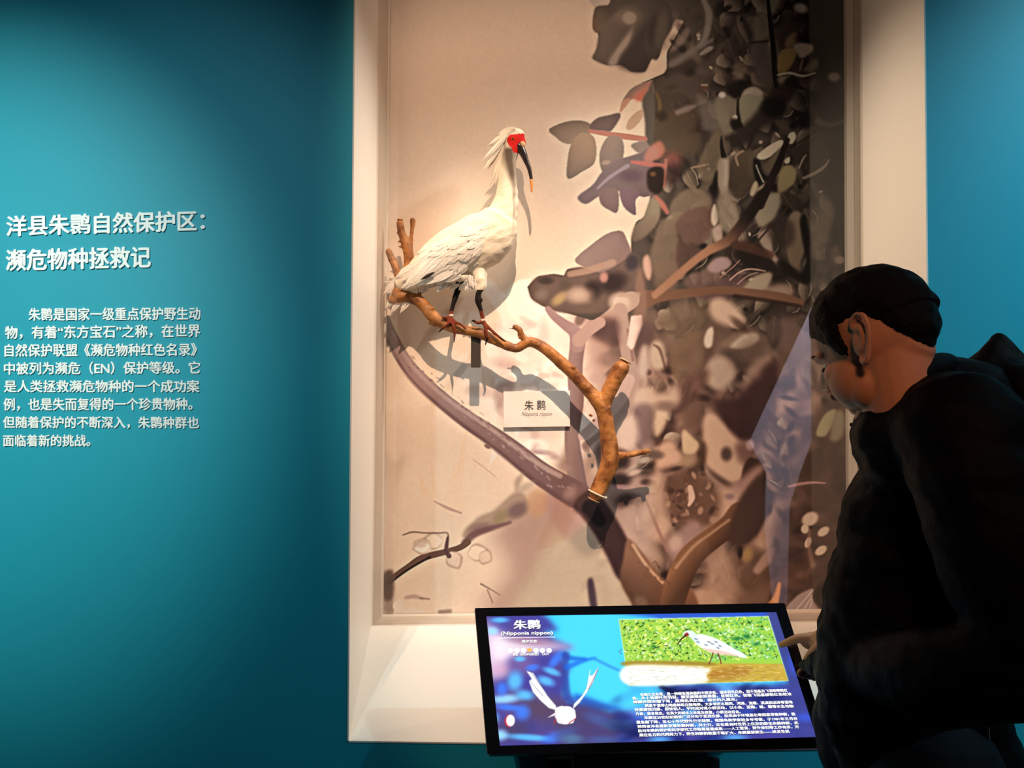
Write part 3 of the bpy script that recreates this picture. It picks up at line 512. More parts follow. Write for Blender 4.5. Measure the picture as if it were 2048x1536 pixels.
def paint_screen():
    rnd = random.Random(5); R = lambda a, b: rnd.uniform(a, b)
    def mixc(a, b, t): return tuple(a[i]*(1-t)+b[i]*t for i in range(3))
    C = Canvas(960, 1215, 1645, 1500, (62, 200, 245), res=1.6)
    C.poly([(1130, 1215), (1260, 1215), (1240, 1300), (1260, 1420), (1180, 1400), (1130, 1340)], (70, 205, 248), 14)
    # blurred foliage left, with pale glare painted over it
    C.poly([(955, 1215), (1072, 1215), (1100, 1240), (1118, 1262), (1085, 1262), (1108, 1278), (1150, 1294), (1120, 1306), (1128, 1325), (1132, 1360), (1125, 1395), (1165, 1405), (1220, 1425), (1300, 1405), (1320, 1370), (1645, 1370), (1645, 1500), (955, 1500)], (66, 62, 146), 5, smooth=False)
    C.poly([(1180, 1215), (1330, 1220), (1560, 1215), (1575, 1240), (1560, 1245), (1330, 1240), (1310, 1236)], (40, 70, 190), 4, .9)
    C.poly([(1545, 1210), (1530, 1232), (1572, 1355), (1580, 1385), (1655, 1385), (1655, 1210)], (58, 66, 134), 4, smooth=False); C.blob(1590, 1330, 12, 20, -20, (60, 90, 220), .9, .7)
    for _ in range(34): C.blob(R(965, 1120), R(1225, 1480), R(10, 30), R(5, 12), R(-60, 60), mixc((70, 56, 110), (96, 80, 150), rnd.random()), .8, .7)
    C.poly([(960, 1250), (1000, 1262), (1020, 1300), (1010, 1345), (975, 1360), (960, 1330)], (232, 205, 225), 10, .85)  # pale glare, partly a lamp's reflection, painted into the picture
    C.poly([(985, 1275), (1040, 1280), (1110, 1286), (1150, 1296), (1100, 1300), (1030, 1312), (990, 1318)], (246, 226, 232), 7, .85)  # same painted glare, stretched to the right
    C.blob(1060, 1282, 40, 8, 6, (170, 118, 140), .8, .7); C.blob(1000, 1340, 20, 14, 0, (206, 160, 190), .8, .7)
    C.blob(1045, 1330, 26, 18, 0, (120, 92, 150), .8, .8); C.blob(1090, 1420, 60, 24, 10, (84, 64, 84), .9, .85); C.blob(1030, 1460, 30, 20, 0, (70, 60, 90), .9, .8)
    for x, y, w, h, a, c in ((1111, 1320, 18, 8, -55, 0), (1104, 1343, 17, 6, 20, 1), (1030, 1362, 14, 18, 10, 1), (1010, 1398, 30, 8, -5, 2), (1050, 1390, 16, 9, 10, 1), (1092, 1362, 16, 8, 20, 1), (1004, 1378, 10, 12, 0, 0), (1018, 1415, 26, 6, 5, 0), (1045, 1425, 14, 14, 40, 0), (1000, 1240, 16, 5, 0, 1), (985, 1262, 10, 7, 0, 2), (1060, 1475, 46, 6, 4, 1), (1000, 1470, 14, 10, 0, 2), (1120, 1470, 30, 10, -20, 0), (1145, 1478, 20, 9, 0, 1), (1065, 1335, 12, 6, -10, 0), (1040, 1318, 10, 5, 0, 1), (1150, 1402, 14, 6, 0, 1), (985, 1440, 10, 14, 30, 1), (1200, 1440, 30, 10, 20, 0), (1240, 1450, 26, 10, 0, 1), (1205, 1480, 30, 8, 0, 0)):
        C.blob(x, y, w, h, a, ((64, 120, 240), (90, 190, 252), (150, 215, 255))[c], .7, .9)
    C.stroke([(1128, 1310, 6), (1140, 1316, 5), (1170, 1318, 3)], (26, 90, 200), 4, .8)
    C.stroke([(1132, 1310, 7), (1130, 1350, 7), (1134, 1390, 8), (1150, 1410, 6)], (48, 60, 150), 5, .8)
    C.stroke([(1135, 1334, 6), (1165, 1322, 4), (1190, 1316, 2)], (30, 100, 214), 4, .8)
    C.stroke([(1190, 1318, 3), (1225, 1335, 3), (1262, 1350, 2)], (50, 140, 214), 2.5, .8)
    C.poly([(1150, 1388), (1180, 1396), (1230, 1412), (1260, 1405), (1232, 1420), (1190, 1420), (1150, 1402)], (30, 70, 180), 4, .8)
    C.poly([(1150, 1410), (1200, 1416), (1250, 1440), (1280, 1470), (1250, 1500), (1130, 1500), (1110, 1440)], (74, 60, 84), 8, .6)
    # right lower foliage behind the text
    for _ in range(60): C.blob(R(1240, 1640), R(1372, 1490), R(12, 34), R(5, 12), R(-40, 40), mixc((16, 24, 80), (60, 90, 200), rnd.random()), .8, .7)
    for x, y, w, h, a in ((1378, 1425, 34, 9, -35), (1455, 1380, 22, 10, 30), (1345, 1450, 30, 10, -20), (1430, 1400, 16, 8, 0), (1320, 1480, 20, 8, 0), (1300, 1395, 26, 12, 0), (1280, 1420, 30, 12, 20), (1400, 1450, 20, 8, 0), (1470, 1475, 22, 6, 0)):
        C.blob(x, y, w, h, a, (90, 180, 245), .9, .75)
    C.poly([(1240, 1365), (1320, 1366), (1330, 1380), (1300, 1400), (1250, 1420), (1240, 1400)], (70, 205, 248), 7, .8)
    C.stroke([(1322, 1372, 5), (1350, 1385, 5), (1390, 1382, 4)], (8, 14, 60), 4, .9); C.blob(1400, 1410, 30, 8, 10, (12, 18, 70), .8, .8); C.blob(1530, 1400, 40, 10, 0, (20, 32, 100), .8, .7)
    C.poly([(1560, 1378), (1600, 1376), (1640, 1470), (1640, 1492), (1600, 1490)], (62, 66, 140), 10, .85); C.blob(1612, 1435, 16, 8, 0, (60, 90, 220), .8, .7)
    # photograph window: ibis wading below a green bank
    q = [(1238, 1239.5), (1536, 1233), (1576, 1361), (1258, 1370)]
    def uv(u, v):
        a = [q[0][k]*(1-u)+q[1][k]*u for k in (0, 1)]; b = [q[3][k]*(1-u)+q[2][k]*u for k in (0, 1)]
        return a[0]*(1-v)+b[0]*v, a[1]*(1-v)+b[1]*v
    C.poly([(p[0]+(-1 if i in (0, 3) else 1), p[1]+(-1 if i < 2 else 1)) for i, p in enumerate(q)], (206, 236, 240), .5, smooth=False)
    C.poly(q, (150, 200, 70), .5, smooth=False)
    for _ in range(1500):
        u, v = R(.01, .99), R(.015, .66)
        t = rnd.random()
        if u > .55 and rnd.random() < .6: c = mixc((30, 120, 50), (150, 225, 150), t)
        elif rnd.random() < .3: c = mixc((214, 210, 40), (246, 246, 150), t)
        else: c = mixc((70, 140, 40), (206, 236, 120), t)
        if rnd.random() < .16: c = (34, 74, 26)
        if rnd.random() < .10: c = (240, 250, 226)
        x, y = uv(u, v); C.blob(x, y, R(1.2, 4.4), R(.7, 1.8), R(-70, 70), c, .4, .9)
    for u, v, w_ in ((.2, .42, 5), (.3, .45, 4), (.75, .33, 7), (.82, .3, 8), (.87, .42, 7), (.72, .5, 5), (.6, .2, 5), (.68, .42, 6)):
        x, y = uv(u, v); C.blob(x, y, w_, w_*.5, R(-30, 30), (20, 104, 48), .6, .8)
    C.poly([uv(0, .64), uv(.3, .66), uv(.55, .70), uv(1, .74), uv(1, 1), uv(0, 1)], (190, 160, 60), .8, smooth=False)
    C.poly([uv(0, .64), uv(.3, .65), uv(.55, .69), uv(.55, .74), uv(.25, .72), uv(0, .71)], (150, 124, 40), 1.5, .9)
    C.poly([uv(0, .71), uv(.35, .73), uv(.53, .78), uv(.50, .88), uv(.46, 1), uv(0, 1)], (246, 246, 232), 2.5)
    C.poly([uv(.56, .80), uv(.72, .76), uv(.8, .82), uv(.72, .92), uv(.56, .96), uv(.5, .9)], (168, 116, 40), 3, .9)
    for _ in range(330):
        u, v = R(.01, .99), R(.74, .99); x, y = uv(u, v)
        if u < .5: c = (150, 150, 120) if rnd.random() < .45 else (255, 255, 250)
        else: c = mixc((120, 84, 26), (250, 236, 160), rnd.random())
        C.stroke([(x-R(2, 7), y-R(-1, 1.4), .5), (x+R(2, 7), y+R(-1.4, 1), .5)], c, .5, .6)
    C.poly([(1392, 1271), (1398, 1268), (1412, 1270), (1430, 1276), (1450, 1286), (1470, 1298), (1488, 1308), (1494, 1315), (1484, 1315), (1460, 1310), (1440, 1309), (1424, 1306), (1405, 1297), (1394, 1288), (1388, 1279)], (230, 236, 240), .6)
    C.poly([(1366, 1268), (1374, 1261), (1386, 1263), (1394, 1271), (1402, 1290), (1394, 1290), (1384, 1278), (1376, 1272), (1368, 1272)], (216, 230, 236), .6)
    C.poly([(1404, 1297), (1424, 1298), (1450, 1303), (1480, 1312), (1460, 1311), (1440, 1309), (1424, 1306)], (220, 180, 160), 1, .8)
    for x, y in ((1418, 1284), (1425, 1288), (1432, 1284), (1440, 1292), (1412, 1290), (1392, 1278), (1396, 1284), (1436, 1296)): C.blob(x, y, 4, 1.6, 20, (110, 124, 136), .5, .8)
    C.poly([(1368, 1270), (1374, 1265), (1378, 1270), (1372, 1273)], (140, 30, 24), .6); C.stroke([(1371, 1271, 1.6), (1362, 1279, 1.3), (1355, 1290, .8)], (46, 22, 20), .5)
    C.stroke([(1426, 1306, 1.3), (1423, 1316, 1.1), (1418, 1328, 1.1)], (110, 50, 40), .5); C.stroke([(1436, 1307, 1.3), (1440, 1316, 1.1), (1442, 1327, 1.2)], (120, 50, 40), .5)
    C.stroke([(1243, 1298, .7), (1238, 1303, .7), (1243, 1308, .7)], (90, 110, 130), .5, smooth=False)
    # bird in flight, seen from the front
    def feat(pts, c=(250, 250, 252)):
        C.poly([(p[0], p[1]) for p in pts], (70, 60, 70), 1.2, .8, smooth=False); C.poly(pts, c, .6, smooth=False)
    feat([(1112, 1412), (1095, 1392), (1080, 1368), (1066, 1346), (1053, 1342), (1064, 1358), (1058, 1362), (1066, 1384), (1082, 1402), (1098, 1416), (1112, 1420)])
    for a in ((1062, 1345, 1088, 1380), (1060, 1362, 1086, 1392)): C.stroke([(a[0], a[1], .6), (a[2], a[3], .8)], (90, 84, 110), .6, .7)
    feat([(1146, 1418), (1160, 1404), (1174, 1384), (1186, 1364), (1197, 1333), (1186, 1350), (1178, 1352), (1173, 1376), (1164, 1392), (1148, 1408)])
    C.stroke([(1196, 1338, .7), (1182, 1368, .8), (1176, 1380, .6)], (160, 70, 80), .5, .8); C.stroke([(1180, 1340, .6), (1176, 1368, .8)], (240, 244, 250), .5)
    feat([(1110, 1416), (1122, 1412), (1140, 1413), (1150, 1420), (1152, 1434), (1146, 1446), (1130, 1449), (1116, 1446), (1110, 1434)])
    feat([(1094, 1436), (1112, 1424), (1112, 1430)], (240, 226, 232))
    C.stroke([(1112, 1438, 1), (1108, 1448, 1)], (170, 50, 50), .6); C.stroke([(1138, 1446, 1), (1150, 1438, 1)], (180, 60, 60), .6)
    # egg
    C.blob(1018, 1442, 9, 12, 0, (180, 40, 60), .12); C.blob(1021, 1441, 8.5, 11.5, 0, (250, 250, 252), .15)
    C.stroke([(996, 1276, .7), (1110, 1274, .7)], (240, 246, 250), .5)
    C.blob(1059, 1300, 5, 4, 0, (240, 170, 70), .3, .9)
    return C
# ---------------------------------------------------------------- helpers
CP, SP = math.cos(PITCH), math.sin(PITCH)
def ray(px, py):
    x, u = (px-1024.0)/F_PX, (768.0-py)/F_PX
    return Vector((x, CP-u*SP, SP+u*CP))
def P(px, py, y):
    """point of the plane at depth y seen at a photograph pixel"""
    d = ray(px, py); t = y/d.y
    return Vector((d.x*t, y, CAM_Z+d.z*t))
def project(p):
    q = p - Vector((0, 0, CAM_Z)); f = q.y*CP+q.z*SP; u = -q.y*SP+q.z*CP
    return 1024+F_PX*q.x/f, 768-F_PX*u/f
def mpp(y): return y/F_PX          # metres per pixel at depth y

def mat(name, color, rough=0.6, spec=0.3, metal=0.0, bump=0.0, bscale=40.0, var=0.0, vscale=6.0, coat=0.0, emis=None, estr=0.0, sss=0.0):
    m = bpy.data.materials.new(name); m.use_nodes = True; nt = m.node_tree
    b = nt.nodes['Principled BSDF']
    b.inputs['Base Color'].default_value = (*color, 1); b.inputs['Roughness'].default_value = rough
    b.inputs['Specular IOR Level'].default_value = spec; b.inputs['Metallic'].default_value = metal
    b.inputs['Coat Weight'].default_value = coat
    if sss: b.inputs['Subsurface Weight'].default_value = sss; b.inputs['Subsurface Radius'].default_value = (0.012, 0.004, 0.002)
    if emis is not None:
        b.inputs['Emission Color'].default_value = (*emis, 1); b.inputs['Emission Strength'].default_value = estr
    if bump or var:
        tc = nt.nodes.new('ShaderNodeTexCoord')
    if var:
        n = nt.nodes.new('ShaderNodeTexNoise'); n.inputs['Scale'].default_value = vscale; n.inputs['Detail'].default_value = 4
        r = nt.nodes.new('ShaderNodeMix'); r.data_type = 'RGBA'
        r.inputs[6].default_value = (*[max(0, c*(1-var)) for c in color], 1); r.inputs[7].default_value = (*[min(1, c*(1+var)) for c in color], 1)
        nt.links.new(tc.outputs['Object'], n.inputs['Vector']); nt.links.new(n.outputs['Fac'], r.inputs[0])
        nt.links.new(r.outputs[2], b.inputs['Base Color'])
    if bump:
        n2 = nt.nodes.new('ShaderNodeTexNoise'); n2.inputs['Scale'].default_value = bscale; n2.inputs['Detail'].default_value = 5
        bp = nt.nodes.new('ShaderNodeBump'); bp.inputs['Strength'].default_value = bump; bp.inputs['Distance'].default_value = 0.01
        nt.links.new(tc.outputs['Object'], n2.inputs['Vector']); nt.links.new(n2.outputs['Fac'], bp.inputs['Height'])
        nt.links.new(bp.outputs['Normal'], b.inputs['Normal'])
    return m

def link(name, me, m=None, parent=None, smooth=False):
    o = bpy.data.objects.new(name, me); COL.objects.link(o)
    if m is not None:
        for k in (m if isinstance(m, (list, tuple)) else [m]): me.materials.append(k)
    if smooth:
        me.polygons.foreach_set('use_smooth', [True]*len(me.polygons))
    if parent is not None:
        o.parent = parent; o.matrix_parent_inverse = parent.matrix_world.inverted() if False else Matrix.Translation(-parent.location)
    return o
def obj(name, bm, m=None, parent=None, smooth=False, bevel=0.0):
    if bevel:
        bmesh.ops.bevel(bm, geom=[e for e in bm.edges], offset=bevel, segments=2, affect='EDGES', clamp_overlap=True)
    bmesh.ops.recalc_face_normals(bm, faces=bm.faces)
    me = bpy.data.meshes.new(name); bm.to_mesh(me); bm.free()
    return link(name, me, m, parent, smooth)
def tag(o, label=None, cat=None, group=None, kind=None):
    if label: o['label'] = label
    if cat: o['category'] = cat
    if group: o['group'] = group
    if kind: o['kind'] = kind
    return o
def thing(name, label, cat, loc, group=None):
    o = bpy.data.objects.new(name, None); COL.objects.link(o); o.location = loc; o.empty_display_size = 0.05
    return tag(o, label, cat, group)

def add_box(bm, lo, hi):
    vs = [bm.verts.new((x, y, z)) for x in (lo[0], hi[0]) for y in (lo[1], hi[1]) for z in (lo[2], hi[2])]
    for f in ((0, 1, 3, 2), (4, 6, 7, 5), (0, 4, 5, 1), (2, 3, 7, 6), (0, 2, 6, 4), (1, 5, 7, 3)):
        bm.faces.new([vs[i] for i in f])
def add_hexa(bm, a, b):
    """solid between quad a (4 points) and quad b (4 points)"""
    va = [bm.verts.new(p) for p in a]; vb = [bm.verts.new(p) for p in b]
    bm.faces.new(va); bm.faces.new(vb[::-1])
    for i in range(4):
        j = (i+1) % 4; bm.faces.new((va[i], vb[i], vb[j], va[j]))
def add_slab(bm, pts, off):
    """polygon extruded by vector off"""
    va = [bm.verts.new(p) for p in pts]; vb = [bm.verts.new(Vector(p)+off) for p in pts]
    bm.faces.new(va); bm.faces.new(vb[::-1])
    for i in range(len(pts)):
        j = (i+1) % len(pts); bm.faces.new((va[i], vb[i], vb[j], va[j]))
def add_ball(bm, c, r, rot=None, seg=20, rings=12):
    """ellipsoid, r = radius or (rx, ry, rz)"""
    if not isinstance(r, (tuple, list)): r = (r, r, r)
    M = Matrix.Translation(c) @ (rot.to_4x4() if rot is not None else Matrix()) @ Matrix.Diagonal((*r, 1))
    bmesh.ops.create_uvsphere(bm, u_segments=seg, v_segments=rings, radius=1, matrix=M)
def smooth_path(pts, n):
    a = np.asarray([tuple(p) for p in pts], float)
    return catmull(a, closed=False, n=n)
def add_tube(bm, pts, rad, seg=14, sub=4, flat=None, cap=True):
    """rounded tube through 3D pts with radii; flat=(axis vector, factor) squashes the section along an axis"""
    a = np.array([list(p)+[r] for p, r in zip(pts, rad)], float)
    if len(a) > 2 and sub > 1: a = catmull(a, closed=False, n=sub)
    pp = [Vector(q[:3]) for q in a]; rr = [max(q[3], 1e-4) for q in a]
    n = len(pp); rings = []
    t0 = (pp[1]-pp[0]).normalized()
    up = Vector((0, 1, 0)) if abs(t0.y) < .9 else Vector((1, 0, 0))
    nrm = (up - t0*up.dot(t0)).normalized()
    def ring(c, t, nv, r):
        bn = t.cross(nv); out = []
        for k in range(seg):
            an = 2*math.pi*k/seg; d = nv*math.cos(an)*r + bn*math.sin(an)*r
            if flat: d = d + Vector(flat[0])*d.dot(Vector(flat[0]))*(flat[1]-1)
            out.append(bm.verts.new(c+d))
        return out
    for i in range(n):
        t = (pp[min(i+1, n-1)]-pp[max(i-1, 0)]).normalized()
        nrm = (nrm - t*nrm.dot(t)).normalized()
        if cap and i == 0:
            for q in (0.35, 0.75): rings.append(ring(pp[0]-t*rr[0]*math.sqrt(1-q*q)*.9, t, nrm, rr[0]*q))
        rings.append(ring(pp[i], t, nrm, rr[i]))
        if cap and i == n-1:
            for q in (0.75, 0.35): rings.append(ring(pp[i]+t*rr[i]*math.sqrt(1-q*q)*.9, t, nrm, rr[i]*q))
    for A, B in zip(rings[:-1], rings[1:]):
        for k in range(seg):
            j = (k+1) % seg; bm.faces.new((A[k], A[j], B[j], B[k]))
    bm.faces.new(rings[0][::-1]); bm.faces.new(rings[-1])
def fuse(bm, voxel, smooth=4, fac=0.5):
    """voxel-remesh overlapping closed shapes in bm into one continuous skin; returns a mesh"""
    bmesh.ops.recalc_face_normals(bm, faces=bm.faces)
    me = bpy.data.meshes.new('raw'); bm.to_mesh(me); bm.free()
    o = bpy.data.objects.new('raw', me); COL.objects.link(o)
    md = o.modifiers.new('r', 'REMESH'); md.mode = 'VOXEL'; md.voxel_size = voxel
    if smooth:
        ms = o.modifiers.new('s', 'SMOOTH'); ms.iterations = smooth; ms.factor = fac
    dg = bpy.context.evaluated_depsgraph_get(); dg.update()
    out = bpy.data.meshes.new_from_object(o.evaluated_get(dg))
    bpy.data.objects.remove(o, do_unlink=True); bpy.data.meshes.remove(me)
    return out
def verts_np(me):
    a = np.empty(len(me.vertices)*3); me.vertices.foreach_get('co', a); return a.reshape(-1, 3)
def set_verts(me, a):
    me.vertices.foreach_set('co', a.astype(np.float32).ravel()); me.update()
def normals_np(me):
    a = np.empty(len(me.vertices)*3, np.float32); me.vertices.foreach_get('normal', a); return a.reshape(-1, 3).astype(float)
def face_centers(me):
    a = np.empty(len(me.polygons)*3, np.float32); me.polygons.foreach_get('center', a); return a.reshape(-1, 3).astype(float)
def vnoise(p, s, seed=0.0): 
    return np.array([mnoise.noise(Vector((q[0]*s+seed, q[1]*s, q[2]*s))) for q in p])
def color_attr(me, lin):
    at = me.color_attributes.new('pigment', 'FLOAT_COLOR', 'POINT')
    c = np.ones((len(me.vertices), 4), np.float32); c[:, :3] = lin; at.data.foreach_set('color', c.ravel())
def grid_mesh(name, c00, c10, c11, c01, nx, ny, vv=None):
    """grid over a bilinear quad (bottom-left, bottom-right, top-right, top-left)"""
    u, v = np.meshgrid(np.linspace(0, 1, nx), np.linspace(0, 1, ny) if vv is None else vv)
    u, v = u.ravel()[:, None], v.ravel()[:, None]
    A = [np.array(c) for c in (c00, c10, c11, c01)]
    co = A[0]*(1-u)*(1-v)+A[1]*u*(1-v)+A[2]*u*v+A[3]*(1-u)*v
    i = (np.arange(ny-1)[:, None]*nx+np.arange(nx-1)[None, :]).ravel()
    f = np.stack([i, i+1, i+nx+1, i+nx], 1)
    me = bpy.data.meshes.new(name)
    me.vertices.add(len(co)); me.vertices.foreach_set('co', co.astype(np.float32).ravel())
    me.loops.add(f.size); me.loops.foreach_set('vertex_index', f.astype(np.int32).ravel())
    me.polygons.add(len(f)); me.polygons.foreach_set('loop_start', np.arange(0, f.size, 4, dtype=np.int32))
    me.update(calc_edges=True)
    return me, co
def project_np(co):
    q = co - np.array([0, 0, CAM_Z]); f = q[:, 1]*CP+q[:, 2]*SP; u = -q[:, 1]*SP+q[:, 2]*CP
    return 1024+F_PX*q[:, 0]/f, 768-F_PX*u/f
def attr_mat(name, rough=0.6, emission=0.0, spec=0.3):
    m = bpy.data.materials.new(name); m.use_nodes = True; nt = m.node_tree; b = nt.nodes['Principled BSDF']
    a = nt.nodes.new('ShaderNodeVertexColor'); a.layer_name = 'pigment'
    b.inputs['Roughness'].default_value = rough; b.inputs['Specular IOR Level'].default_value = spec
    if emission:
        b.inputs['Base Color'].default_value = (0.01, 0.01, 0.012, 1)
        nt.links.new(a.outputs['Color'], b.inputs['Emission Color']); b.inputs['Emission Strength'].default_value = emission
    else:
        nt.links.new(a.outputs['Color'], b.inputs['Base Color'])
    return m
_tn = [0]
def text_shape(s, offset=0.0, space=1.0, shear=0.0):
    cu = bpy.data.curves.new('glyphs', 'FONT'); cu.body = s; cu.size = 1; cu.offset = offset; cu.shear = shear
    cu.resolution_u = 3; cu.space_character = space; cu.fill_mode = 'FRONT'
    o = bpy.data.objects.new('glyphs', cu); COL.objects.link(o)
    dg = bpy.context.evaluated_depsgraph_get(); dg.update()
    me = bpy.data.meshes.new_from_object(o.evaluated_get(dg))
    bpy.data.objects.remove(o, do_unlink=True); bpy.data.curves.remove(cu)
    return me
def text_line(name, s, pt, S, E, U, m, parent, offset=0.0, depth=0.0, lift=0.0004, space=1.0, shear=0.0, fit_h=True):
    """lettering fitted between pixel S (bottom left), E (bottom right) and U (top left); pt maps a pixel to the surface"""
    me = text_shape(s, 0.0, space, shear)
    bm = bmesh.new(); bm.from_mesh(me)
    base = bm.verts[:]+bm.edges[:]+bm.faces[:]
    if offset:                       # heavier strokes: the glyphs laid over themselves, nudged
        for i, (dx, dy) in enumerate(((offset, 0), (-offset, 0), (0, offset*.6), (0, -offset*.6))):
            g = bmesh.ops.duplicate(bm, geom=base)['geom']
            bmesh.ops.translate(bm, verts=[q for q in g if isinstance(q, bmesh.types.BMVert)], vec=(dx, dy, (i+1)*.0001))
    if depth:
        r = bmesh.ops.extrude_face_region(bm, geom=bm.faces[:])
        bmesh.ops.translate(bm, verts=[q for q in r['geom'] if isinstance(q, bmesh.types.BMVert)], vec=(0, 0, depth))
    bmesh.ops.recalc_face_normals(bm, faces=bm.faces)
    bm.to_mesh(me); bm.free()
    v = verts_np(me)
    mn, mx = v.min(0), v.max(0)
    a, b, c = pt(*S), pt(*E), pt(*U)
    n = (b-a).cross(c-a).normalized()
    X = (v[:, 0]-mn[0])/(mx[0]-mn[0]); Y = (v[:, 1]-mn[1])/(mx[1]-mn[1])
    set_verts(me, np.array(a)+X[:, None]*np.array(b-a)+Y[:, None]*np.array(c-a)+np.array(n)*(lift+v[:, 2:3]))
    return link(name, me, m, parent)
# ---------------------------------------------------------------- room and display case
D1, D2, DG, D3 = 2.0, 2.36, 2.385, 2.57       # wall face, glazing frame, glass, printed backdrop
TEAL = (0.011, 0.33, 0.44)
M_teal = mat('teal wall paint', TEAL, 0.55, 0.35, bump=0.02, bscale=220, var=0.05, vscale=3)
M_cream = mat('warm white lacquered casing', (0.80, 0.74, 0.66), 0.42, 0.4)
M_frame = mat('beige aluminium glazing frame', (0.66, 0.58, 0.50), 0.45, 0.4)
M_dark = mat('dark hall surface', (0.02, 0.022, 0.025), 0.8, 0.2)
M_floor = mat('grey hall floor', (0.03, 0.03, 0.033), 0.6, 0.3, var=0.15)

# opening corners measured on the photograph; the case runs up out of the picture
ZT = 3.3
def up_to(pb, px, py):
    pt = P(px, py, pb.y); return pb+(pt-pb)*((ZT-pb.z)/(pt.z-pb.z))
ol_b, or_b = P(697.5, 1481, D1), P(1862, 1496, D1)
ol_t, or_t = up_to(ol_b, 711, 0), up_to(or_b, 1847, 0)
il_b, ir_b = P(742.5, 1252.5, D2), P(1731, 1243.5, D2)
il_t, ir_t = up_to(il_b, 756, 0), up_to(ir_b, 1724, 0)
ml_b, mr_b = P(764.5, 1233, D3), P(1693, 1221, D3)
ml_t, mr_t = up_to(ml_b, 780.5, 0), up_to(mr_b, 1687, 0)

WX0, WX1, FZ, CZ, BY = -3.2, 3.4, 0.0, 5.2, -3.2
W4 = 0.0042
wl_b, wl_t = ol_b+Vector((-W4, 0, -W4)), ol_t+Vector((-W4, 0, W4)); wr_b, wr_t = or_b+Vector((W4, 0, -W4)), or_t+Vector((W4, 0, W4))
def wall_piece(name, pts, off):
    bm = bmesh.new(); add_slab(bm, pts, off); o = obj(name, bm, M_teal); return tag(o, kind='structure')
BK = Vector((0, 0.12, 0))
wall_piece('wall_left', [Vector((WX0, D1, FZ)), Vector((wl_b.x, D1, FZ)), wl_b, wl_t, Vector((wl_t.x, D1, CZ)), Vector((WX0, D1, CZ))], BK)
wall_piece('wall_right', [Vector((wr_b.x, D1, FZ)), Vector((WX1, D1, FZ)), Vector((WX1, D1, CZ)), Vector((wr_t.x, D1, CZ)), wr_t, wr_b], BK)
wall_piece('wall_front', [Vector((wl_b.x, D1, FZ)), Vector((wr_b.x, D1, FZ)), wr_b, wl_b], BK)
wall_piece('wall_top', [Vector((wl_t.x, D1, ZT+W4)), Vector((wr_t.x, D1, ZT+W4)), Vector((wr_t.x, D1, CZ)), Vector((wl_t.x, D1, CZ))], BK)
def plain(name, lo, hi, m):
    bm = bmesh.new(); add_box(bm, lo, hi); return tag(obj(name, bm, m), kind='structure')
plain('floor', (WX0, BY, -0.1), (WX1, 2.9, 0.0), M_floor)
plain('ceiling', (WX0, BY, CZ), (WX1, 2.9, CZ+0.1), M_dark)
plain('wall_back', (WX0, BY-0.1, 0), (WX1, BY, CZ), M_dark)
plain('wall_side_left', (WX0-0.1, BY, 0), (WX0, 2.12, CZ), M_dark)
plain('wall_side_right', (WX1, BY, 0), (WX1+0.1, 2.12, CZ), M_dark)

case = thing('display_case', 'tall warm white recessed display case with glazed front set into the teal wall', 'display case', (0.33, D1, 0.58))
def lining(name, a, b, c, d, off, m=M_cream):
    bm = bmesh.new(); add_slab(bm, [a, b, c, d], off); return obj(name, bm, m, case)
T = 0.004; FR = Vector((0, -0.002, 0))
ol_b, ol_t, or_b, or_t = ol_b+FR, ol_t+FR, or_b+FR, or_t+FR
lining('side_lining', ol_b, il_b, il_t, ol_t, Vector((-T, 0, 0)))
lining('side_lining', or_b, ir_b, ir_t, or_t, Vector((T, 0, 0)))
lining('sloping_sill', ol_b, or_b, ir_b, il_b, Vector((0, 0.0, -T)))
lining('head_lining', ol_t, or_t, ir_t, il_t, Vector((0, 0, T)))
# glazing frame between the lining and the backdrop, with a thin bright lip
lining('frame_stile', il_b, ml_b, ml_t, il_t, Vector((-T, 0, 0)), M_frame)
lining('frame_stile', ir_b, mr_b, mr_t, ir_t, Vector((T, 0, 0)), M_frame)
lining('frame_rail', il_b, ir_b, mr_b, ml_b, Vector((0, 0, -T)), M_frame)
lining('frame_rail', il_t, ir_t, mr_t, ml_t, Vector((0, 0, T)), M_frame)
def lip(a, b, w, d, m):
    bm = bmesh.new(); add_slab(bm, [a, b, b+w, a+w], d); return obj('frame_lip', bm, m, case)
def lerp(a, b, t): return a*(1-t)+b*t
def at_depth(pb, pt, qb, qt, y):
    t = (y-pb.y)/(qb.y-pb.y); return lerp(pb, qb, t), lerp(pt, qt, t)
lb, lt = at_depth(il_b, il_t, ml_b, ml_t, D3-0.03); lip(lb, lt, Vector((0.004, 0, 0)), Vector((0, 0.028, 0)), M_cream)
rb, rt = at_depth(ir_b, ir_t, mr_b, mr_t, D2+0.085); lip(rb, rt, Vector((-0.004, 0, 0)), Vector((0, 0.05, 0)), M_cream)
lip(lerp(il_b, ml_b, .86), lerp(ir_b, mr_b, .86), Vector((0, 0, 0.004)), Vector((0, 0.026, 0)), M_cream)

# glass pane: thin, clear, reflecting
M_glass = bpy.data.materials.new('clear case glass'); M_glass.use_nodes = True
nt = M_glass.node_tree; nt.nodes.clear()
out = nt.nodes.new('ShaderNodeOutputMaterial'); mx = nt.nodes.new('ShaderNodeMixShader')
tr = nt.nodes.new('ShaderNodeBsdfTransparent'); gl = nt.nodes.new('ShaderNodeBsdfGlossy'); fr = nt.nodes.new('ShaderNodeFresnel')
gl.inputs['Roughness'].default_value = 0.0; fr.inputs['IOR'].default_value = 1.5; tr.inputs['Color'].default_value = (0.985, 0.99, 0.985, 1)
ge = nt.nodes.new('ShaderNodeNewGeometry'); io = nt.nodes.new('ShaderNodeMix'); io.inputs[2].default_value = 1.5; io.inputs[3].default_value = 1/1.5
nt.links.new(ge.outputs['Backfacing'], io.inputs[0]); nt.links.new(io.outputs[0], fr.inputs['IOR'])
